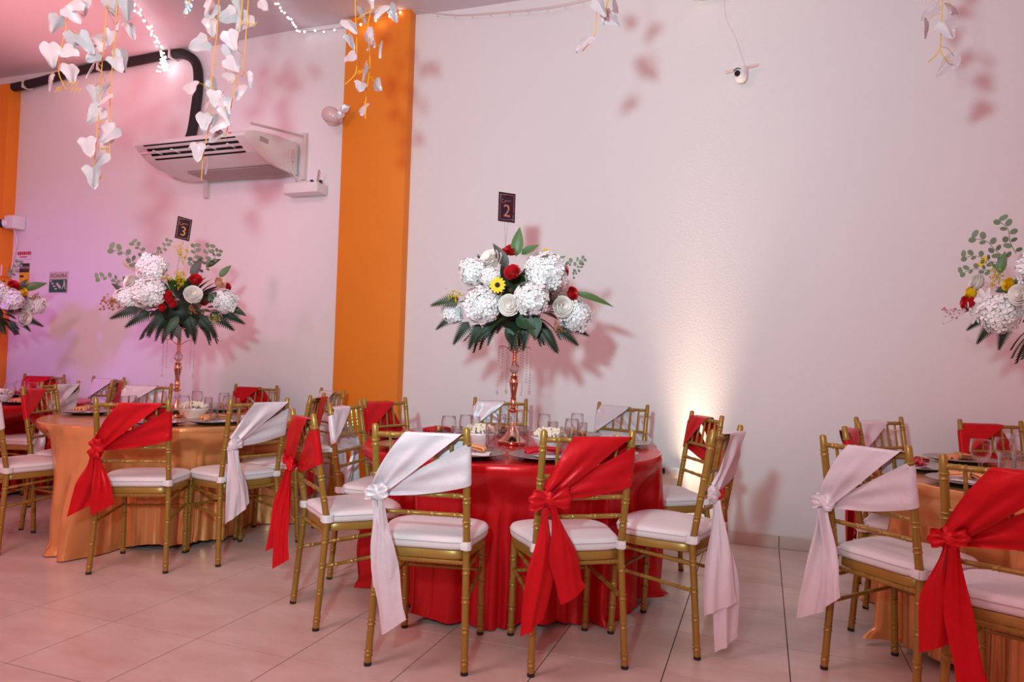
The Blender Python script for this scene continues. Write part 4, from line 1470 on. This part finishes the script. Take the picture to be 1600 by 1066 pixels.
def arrangement(label, key, items, seed, group='flower arrangements on stands'):
    rnd = random.Random(seed)
    cx, cy = TABLES[key]
    th = math.atan2(-cx, cy)
    t = thing('flower_arrangement', label, 'flowers', (cx, cy, TT + .600), th, group)
    C0 = Vector((0, 0, .17))
    rx, ry, rz = .34, .30, .27

    def pos(u, w, k=1.0):
        q = 1 - (u / rx) ** 2 - ((w - C0.z) / rz) ** 2
        return Vector((u, -ry * math.sqrt(max(q, .02)) * k, w))

    MB().ball((0, 0, .09), .105, 14, 9, (1.25, 1.15, .85)).obj('foam_core', M_FERN, t)
    for it in items:
        k = it[0]
        if k in 'HWRPYSIB':
            p = pos(it[1], it[2])
            r = it[3]
            n = (p - C0)
            n.y *= 1.3
            if n.length < .01:
                n = Vector((0, -1, 0))
            if k == 'H':
                o = obj('hydrangea', HYD[rnd.randrange(2)], t, loc=p, rot=face(n), scale=r * .90)
                obj('flower_core', HCORE, o)
            elif k in 'WRPY':
                obj('rose', ROSE[k], t, loc=p, rot=face(n + Vector((rnd.uniform(-.1, .1), -.12, .05))), scale=r * .92)
            elif k in 'SI':
                o = obj('daisy' if k == 'S' else 'lily', DAISY if k == 'S' else LILY, t, loc=p + Vector((0, -.02, 0)), rot=face(n + Vector((0, -.2, 0))), scale=r)
                if k == 'S':
                    obj('flower_centre', DISC, o)
        else:
            # pieces with a direction: kind, across, up, angle, length
            p = pos(it[1], it[2], .75)
            a = R(it[3])
            L = it[4] * (.82 if k == 'f' else 1)
            out = it[5] if len(it) > 5 else -.25
            xd = Vector((cos(a), out, sin(a)))
            nd = Vector((-.2 * cos(a), -1, .35))
            me, nm = {'f': (FERN, 'fern_frond'), 'g': (FERN2, 'fern_frond'), 'e': (SPRIG, 'eucalyptus_sprig'), 'd': (LEAF['d'], 'leaf'), 'm': (LEAF['m'], 'leaf'), 'l': (LEAF['l'], 'leaf'), 'b': (LEAF['b'], 'leaf'), 'v': (LEAF['v'], 'leaf'),
                      'o': (FILL['o'], 'filler_sprig'), 'u': (FILL['u'], 'filler_sprig'), 'y': (FILL['y'], 'filler_sprig'), 's': (FILL['s'], 'filler_sprig')}[k]
            obj(nm, me, t, loc=p, rot=frame(xd, nd), scale=L)
    # greenery all round
    for i in range(22):
        a = 2 * PI * i / 22 + rnd.uniform(-.1, .1)
        d = Vector((cos(a), sin(a), rnd.uniform(-.80, -.12)))
        obj('fern_frond', FERN if i % 3 else FERN2, t, loc=Vector((cos(a) * .13, sin(a) * .11, rnd.uniform(.03, .07))), rot=frame(d, Vector((0, 0, 1)) + d * .3), scale=rnd.uniform(.135, .18))
    for i in range(80):
        a = 2 * PI * i * .381966
        el = rnd.uniform(-.1, 1.2)
        d = Vector((cos(a) * cos(el), sin(a) * cos(el), sin(el)))
        obj('leaf', LEAF[rnd.choice('ddmv')], t, loc=Vector((d.x * .17, d.y * .15, .11 + d.z * .13)), rot=frame(d + Vector((0, 0, .1)), Vector((0, 0, 1)) + d * .5), scale=rnd.uniform(.11, .17))
    # blooms on the far side
    for i in range(9):
        a = R(rnd.uniform(15, 165))
        el = rnd.uniform(.0, 1.0)
        d = Vector((cos(a) * cos(el), sin(a) * cos(el), sin(el)))
        p = Vector((d.x * .27, d.y * .26, .15 + d.z * .16))
        if i % 3 == 0:
            o = obj('hydrangea', HYD[i % 2], t, loc=p, rot=face(d), scale=.08)
            obj('flower_core', HCORE, o)
        else:
            obj('rose', ROSE['WR'[i % 2]], t, loc=p, rot=face(d), scale=.042)
    return t


stand = make_stand()
stree = tree_of(stand)
SL = {'C': 'rose gold flower stand with crystal ball on the central red table', 'D': 'rose gold flower stand with crystal strands on the left gold table', 'F': 'rose gold flower stand on the far left red table', 'E': 'rose gold flower stand on the right gold table'}
for i, (k, (x, y)) in enumerate(TABLES.items()):
    o = stand if i == 0 else copy_tree(stand, stree)
    o.location = (x, y, TT)
    o.rotation_euler = (0, 0, YAW + .1)
    tag(o, SL[k], 'flower stand', 'rose gold flower stands')

arrangement('large arrangement of white hydrangeas and red roses above the central red table', 'C', [
    ('H', -0.176, 0.108, 0.098), ('H', 0.142, 0.284, 0.111), ('H', 0.074, 0.145, 0.091), ('H', -0.226, 0.280, 0.078), ('H', 0.301, 0.084, 0.095), ('H', -0.331, 0.081, 0.064), ('H', -0.135, 0.247, 0.054),
    ('W', -0.139, 0.341, 0.068), ('W', -0.037, 0.108, 0.057), ('W', 0.233, 0.115, 0.057), ('R', -0.034, 0.402, 0.041), ('R', -0.064, 0.389, 0.030), ('R', -0.027, 0.274, 0.044), ('R', 0.233, 0.307, 0.041), ('R', 0.284, 0.186, 0.041),
    ('S', -0.095, 0.203, 0.041), ('S', 0.149, 0.412, 0.024), ('Y', 0.108, 0.372, 0.024), ('S', -0.324, 0.139, 0.027), ('S', -0.338, 0.111, 0.024),
    ('m', -0.010, 0.368, 85, 0.149), ('m', 0.017, 0.382, 35, 0.101), ('v', -0.051, 0.301, 118, 0.142), ('g', -0.196, 0.233, 118, 0.122), ('g', -0.162, 0.247, 105, 0.115),
    ('l', 0.291, 0.199, -12, 0.209), ('b', 0.074, 0.071, -75, 0.122), ('b', 0.000, 0.061, -28, 0.122), ('o', -0.264, 0.166, 172, 0.095), ('g', -0.297, 0.145, 188, 0.135), ('e', 0.230, 0.324, 22, 0.122), ('e', 0.287, 0.274, 60, 0.088), ('m', 0.169, 0.328, 40, 0.088), ('u', 0.196, 0.054, -60, 0.088), ('u', 0.000, 0.324, -70, 0.074), ('o', 0.230, 0.071, 12, 0.108),
    ('f', -0.243, 0.030, 235, 0.155), ('f', -0.186, 0.020, 248, 0.155), ('f', -0.128, 0.010, 225, 0.135), ('f', 0.135, 0.003, -55, 0.155), ('f', 0.209, 0.017, -35, 0.162), ('f', 0.051, 0.003, -95, 0.128), ('f', -0.338, 0.054, 215, 0.115), ('f', 0.270, 0.030, -20, 0.135),
    ('d', -0.051, 0.003, -60, 0.135), ('d', -0.084, 0.172, 200, 0.115), ('d', 0.051, 0.223, -60, 0.101), ('m', 0.203, 0.172, -40, 0.101), ('d', 0.128, 0.084, 60, 0.095)], 11)
arrangement('full arrangement of white hydrangeas, red and cream roses above the left gold table', 'D', [
    ('H', -0.175, 0.363, 0.103), ('H', -0.188, 0.201, 0.107), ('H', -0.316, 0.167, 0.073), ('H', 0.265, 0.175, 0.085), ('H', 0.321, 0.107, 0.051),
    ('W', -0.299, 0.274, 0.060), ('W', 0.068, 0.201, 0.060), ('R', 0.081, 0.303, 0.043), ('P', 0.231, 0.299, 0.047), ('R', 0.282, 0.282, 0.030),
    ('R', -0.111, 0.175, 0.026), ('R', -0.073, 0.192, 0.026), ('R', -0.068, 0.158, 0.026), ('R', -0.145, 0.132, 0.026), ('R', -0.107, 0.107, 0.026), ('R', -0.047, 0.132, 0.026),
    ('o', -0.021, 0.226, 70, 0.128), ('o', 0.013, 0.256, 100, 0.120), ('o', -0.038, 0.286, 150, 0.094), ('o', 0.141, 0.064, -20, 0.103), ('o', 0.226, 0.158, -10, 0.120), ('o', -0.303, 0.355, 120, 0.068), ('y', -0.295, 0.338, 80, 0.060), ('o', 0.004, 0.406, 85, 0.145),
    ('e', -0.235, 0.372, 150, 0.214), ('e', -0.209, 0.406, 125, 0.154), ('e', -0.158, 0.440, 60, 0.145), ('e', -0.329, 0.278, 178, 0.162), ('e', 0.098, 0.363, 70, 0.188), ('e', 0.141, 0.385, 60, 0.154), ('e', 0.056, 0.363, 85, 0.171), ('d', 0.141, 0.406, 40, 0.111), ('m', 0.226, 0.342, 55, 0.111), ('v', -0.329, 0.201, 140, 0.094), ('v', 0.056, 0.321, 70, 0.145),
    ('u', -0.286, 0.115, 185, 0.188), ('f', -0.244, 0.098, 200, 0.188), ('f', -0.179, 0.081, 215, 0.188), ('f', -0.107, 0.073, 240, 0.188), ('f', 0.175, 0.090, -30, 0.205), ('f', 0.248, 0.098, -18, 0.179), ('f', 0.120, 0.073, -50, 0.188), ('f', 0.056, 0.064, -75, 0.171), ('g', 0.162, 0.226, -40, 0.154), ('v', -0.056, 0.043, -65, 0.154), ('d', -0.009, 0.064, 240, 0.145), ('d', 0.291, 0.150, -25, 0.128), ('u', 0.056, 0.150, -70, 0.085)], 12)
arrangement('arrangement with a yellow rose and white hydrangeas above the far left red table', 'F', [
    ('H', 0.338, 0.185, 0.087), ('H', 0.164, 0.205, 0.092), ('W', 0.318, 0.205, 0.046), ('W', 0.267, 0.067, 0.067), ('Y', 0.251, 0.282, 0.041), ('R', 0.185, 0.328, 0.046), ('H', 0.051, 0.256, 0.103), ('W', -0.051, 0.154, 0.072),
    ('m', 0.246, 0.297, 28, 0.174), ('d', 0.205, 0.282, 60, 0.123), ('u', 0.287, 0.226, 30, 0.092), ('f', 0.282, 0.062, -20, 0.144), ('f', 0.231, 0.051, -45, 0.133), ('f', 0.179, 0.041, -70, 0.133), ('e', 0.154, 0.359, 70, 0.174)], 13)
arrangement('arrangement with lilies and a dark red rose cut by the right picture edge', 'E', [
    ('H', -0.264, 0.100, 0.089), ('H', -0.081, 0.146, 0.097), ('H', -0.135, 0.280, 0.081), ('R', -0.396, 0.162, 0.046), ('Y', -0.383, 0.205, 0.038), ('Y', -0.232, 0.221, 0.032), ('S', -0.334, 0.342, 0.030), ('I', -0.318, 0.167, 0.057), ('I', -0.361, 0.113, 0.054), ('I', -0.391, 0.129, 0.040), ('W', -0.361, 0.253, 0.046), ('W', -0.189, 0.173, 0.049), ('R', -0.108, 0.240, 0.043),
    ('o', -0.323, 0.226, 30, 0.086), ('o', -0.296, 0.253, 60, 0.081), ('e', -0.270, 0.334, 165, 0.146), ('e', -0.243, 0.348, 140, 0.167), ('e', -0.216, 0.375, 110, 0.162), ('e', -0.283, 0.307, 185, 0.135), ('s', -0.391, 0.129, 195, 0.108), ('m', -0.270, 0.280, 80, 0.097), ('d', -0.283, 0.199, 20, 0.097),
    ('f', -0.296, 0.065, 235, 0.119), ('f', -0.243, 0.051, 255, 0.119), ('f', -0.329, 0.092, 215, 0.097), ('d', -0.243, 0.173, 60, 0.108), ('l', -0.135, 0.361, 100, 0.162), ('e', -0.108, 0.361, 80, 0.162)], 14)

# ------------------------------------------------------------------ number cards


def card(num, label, loc, rot, w, h, drop, foil):
    t = thing('table_number_card', label, 'card', loc, 0, 'table number cards')
    t.rotation_euler = rot
    zb = drop
    MB().box((0, 0, zb + h / 2), (w, .0025, h)).obj('card_panel', M_CARD, t, smooth=False)
    y = -.0022
    fr = MB()
    a, b, e = w * .40, h * .43, .0016
    fr.box((0 + a * .25, y, zb + h / 2 + b), (a * 1.4, .001, e))
    fr.box((-a * .35, y, zb + h / 2 - b), (a * 1.2, .001, e))
    fr.box((-a, y, zb + h / 2 - b * .25), (e, .001, b * 1.5))
    fr.box((a, y, zb + h / 2 + b * .3), (e, .001, b * 1.4))
    for (sx, sz) in ((-1, 1), (1, -1)):
        P = [(sx * (a - .002 - .010 * k / 3 + .003 * sin(k * 2.1)), y, zb + h / 2 + sz * (b - .003 + .003 * cos(k * 1.7))) for k in range(9)]
        fr.tube(P, .0011, 5)
        P = [(sx * (a - .001 + .002 * sin(k * 1.9)), y, zb + h / 2 + sz * (b - .004 * k)) for k in range(9)]
        fr.tube(P, .0011, 5)
    fr.obj('foil_border', foil, t, smooth=False)
    o = obj('numeral', text_mesh(num, h * .60, foil), t, loc=(0, y, zb + h * .36), rot=(R(90), 0, 0))
    o.scale = (.95, 1, 1)
    # flourish of script above the numeral
    P = [(-.022 + .010 * cos(k * .5), y, zb + h * .70 + .010 * sin(k * .5)) for k in range(3, 14)]
    P += [(-.014 + .0045 * k + .003 * sin(k * 2.0), y, zb + h * .70 + .006 * cos(k * 1.9) + .0006 * k) for k in range(9)]
    MB().tube(P, .0014, 5).obj('script_flourish', foil, t)
    for s in (-1, 1):
        MB().tube([(s * .010, .001, zb + .02), (s * .006, .001, zb - .05), (0, .001, zb - .115)], .0009, 5).obj('wire_fork', M_STEEL, t)
    MB().tube([(0, .001, zb - .11), (.002, .001, 0)], .0016, 5).obj('stake', M_STEEL, t)
    return t


card('2', 'dark card with foil number 2 above the central flowers', (-1.29, 3.44, 1.60), (0, 0, R(46)), .098, .155, .295, M_FOIL)
card('3', 'dark card with gold number 3 above the left flowers', (-3.705, 3.62, 1.60), (0, R(6), R(70)), .098, .150, .315, M_FOILY)

# ------------------------------------------------------------------ hanging garlands of pearl leaves
def pearl_leaf(seed):
    """ivy-like leaf: heart base, drawn-out tip, pressed chevron veins"""
    rnd = random.Random(seed)
    ph = rnd.uniform(0, 6)
    n, k = 16, 12
    rows = []
    for i in range(n + 1):
        t = i / n
        w = .47 * (1 - t) ** .62 * smooth(-.16, .16, t) * (1 + .10 * sin(t * 9 + ph))
        row = []
        for j in range(k + 1):
            v = -1 + 2 * j / k
            av = abs(v)
            vein = .020 * sin((t - .45 * av) * 34) * av ** .4 * (1 - t * .6)
            cup = (.10 * av * w * 2 + .10 * t * t + .05 * sin(3 * v + ph) * t)
            lob = .11 * (1 - (1 - av) ** 2) * (1 - t) ** 5
            row.append((v * max(w, .006), cup + vein, -t + lob * 1.2 - .02))
        rows.append(row)
    return MB().grid(rows).mesh('leaf', M_PEARL)


PEARLS = [pearl_leaf(i) for i in range(4)]
GLABEL = {'a': 'short vine of pearl leaves at the top left corner, before the pink ceiling', 'b': 'long vine of pearl leaves hanging left of the air conditioner', 'c': 'small iridescent sequin drop between two leaf vines', 'd': 'thick vine of pearl leaves hanging before the air conditioner', 'e': 'vine of pearl leaves hanging before the orange pilaster', 'f': 'wisp of pearl leaves at the top edge above the central flowers', 'g': 'wisp of pearl leaves at the top right corner'}
for gi, (k, (leaves, stems)) in enumerate(GARLANDS.items()):
    rnd = random.Random(300 + gi)
    top = Vector(stems[0][0])
    top.z = 3.91
    t = thing('leaf_garland' if k != 'c' else 'sequin_drop', GLABEL[k], 'garland' if k != 'c' else 'ornament', top, 0, 'hanging pearl leaf garlands' if k != 'c' else None)
    sm = MB()
    allp = []
    for si, s in enumerate(stems):
        P = [Vector(p) for p in s]
        if not (k == 'g' and si == 1):
            a = P[0].copy()
            a.z = 3.91
            mid = P[0].lerp(a, .5) + Vector((rnd.uniform(-.03, .03), rnd.uniform(-.03, .03), 0))
            P = [a, mid] + P
        P = catmull(P, 5)
        allp += P
        sm.tube([p - top for p in P], .0022, 5)
    L = [Vector(p) for p in leaves]
    zt = stems[0][0][2]
    extra = [] if k == 'c' else [Vector(stems[0][0]) + Vector((rnd.uniform(-.12, .12), rnd.uniform(-.1, .1), (i + 1) * .085)) for i in range(8)]
    for li, p in enumerate(L + extra):
        base = p + Vector((0, 0, .032))
        q = min(allp, key=lambda z: (z - base).length + max(0, base.z - z.z) * .6)
        sm.tube([q - top, (q.lerp(base, .5) + Vector((0, 0, .012))) - top, base - top], .0014, 4)
        if k == 'c':
            _q = MB()
            for c_ in range(7):
                _q.ball((rnd.uniform(-.016, .016), rnd.uniform(-.008, .008), rnd.uniform(-.016, .016)), .011, 7, 4, (1, .5, 1))
            _q.obj('sequin_cluster', M_BLUE, t, loc=p - top)
            continue
        sc = rnd.uniform(.070, .095)
        obj('leaf', PEARLS[li % 4], t, loc=base - top, rot=(rnd.uniform(-.7, .5), rnd.uniform(-.9, .9), YAW + rnd.uniform(-1.2, 1.2)), scale=sc)
    if k in 'eabd':
        for _ in range(3):
            q = rnd.choice(allp[len(allp) // 2:])
            d = Vector((rnd.choice((-1, 1)) * cos(YAW), sin(YAW) * .5, rnd.uniform(-.3, .1))) * .075
            sm.tube([q - top, q + d * .5 - top, q + d - top], .0014, 4)
            for f_ in (.5, .75, 1.0):
                sm.tube([q + d * f_ - top - Vector((.008, 0, .012)), q + d * f_ - top + Vector((.010, 0, .010))], .0016, 4)
    sm.obj('vine', M_VINE, t)
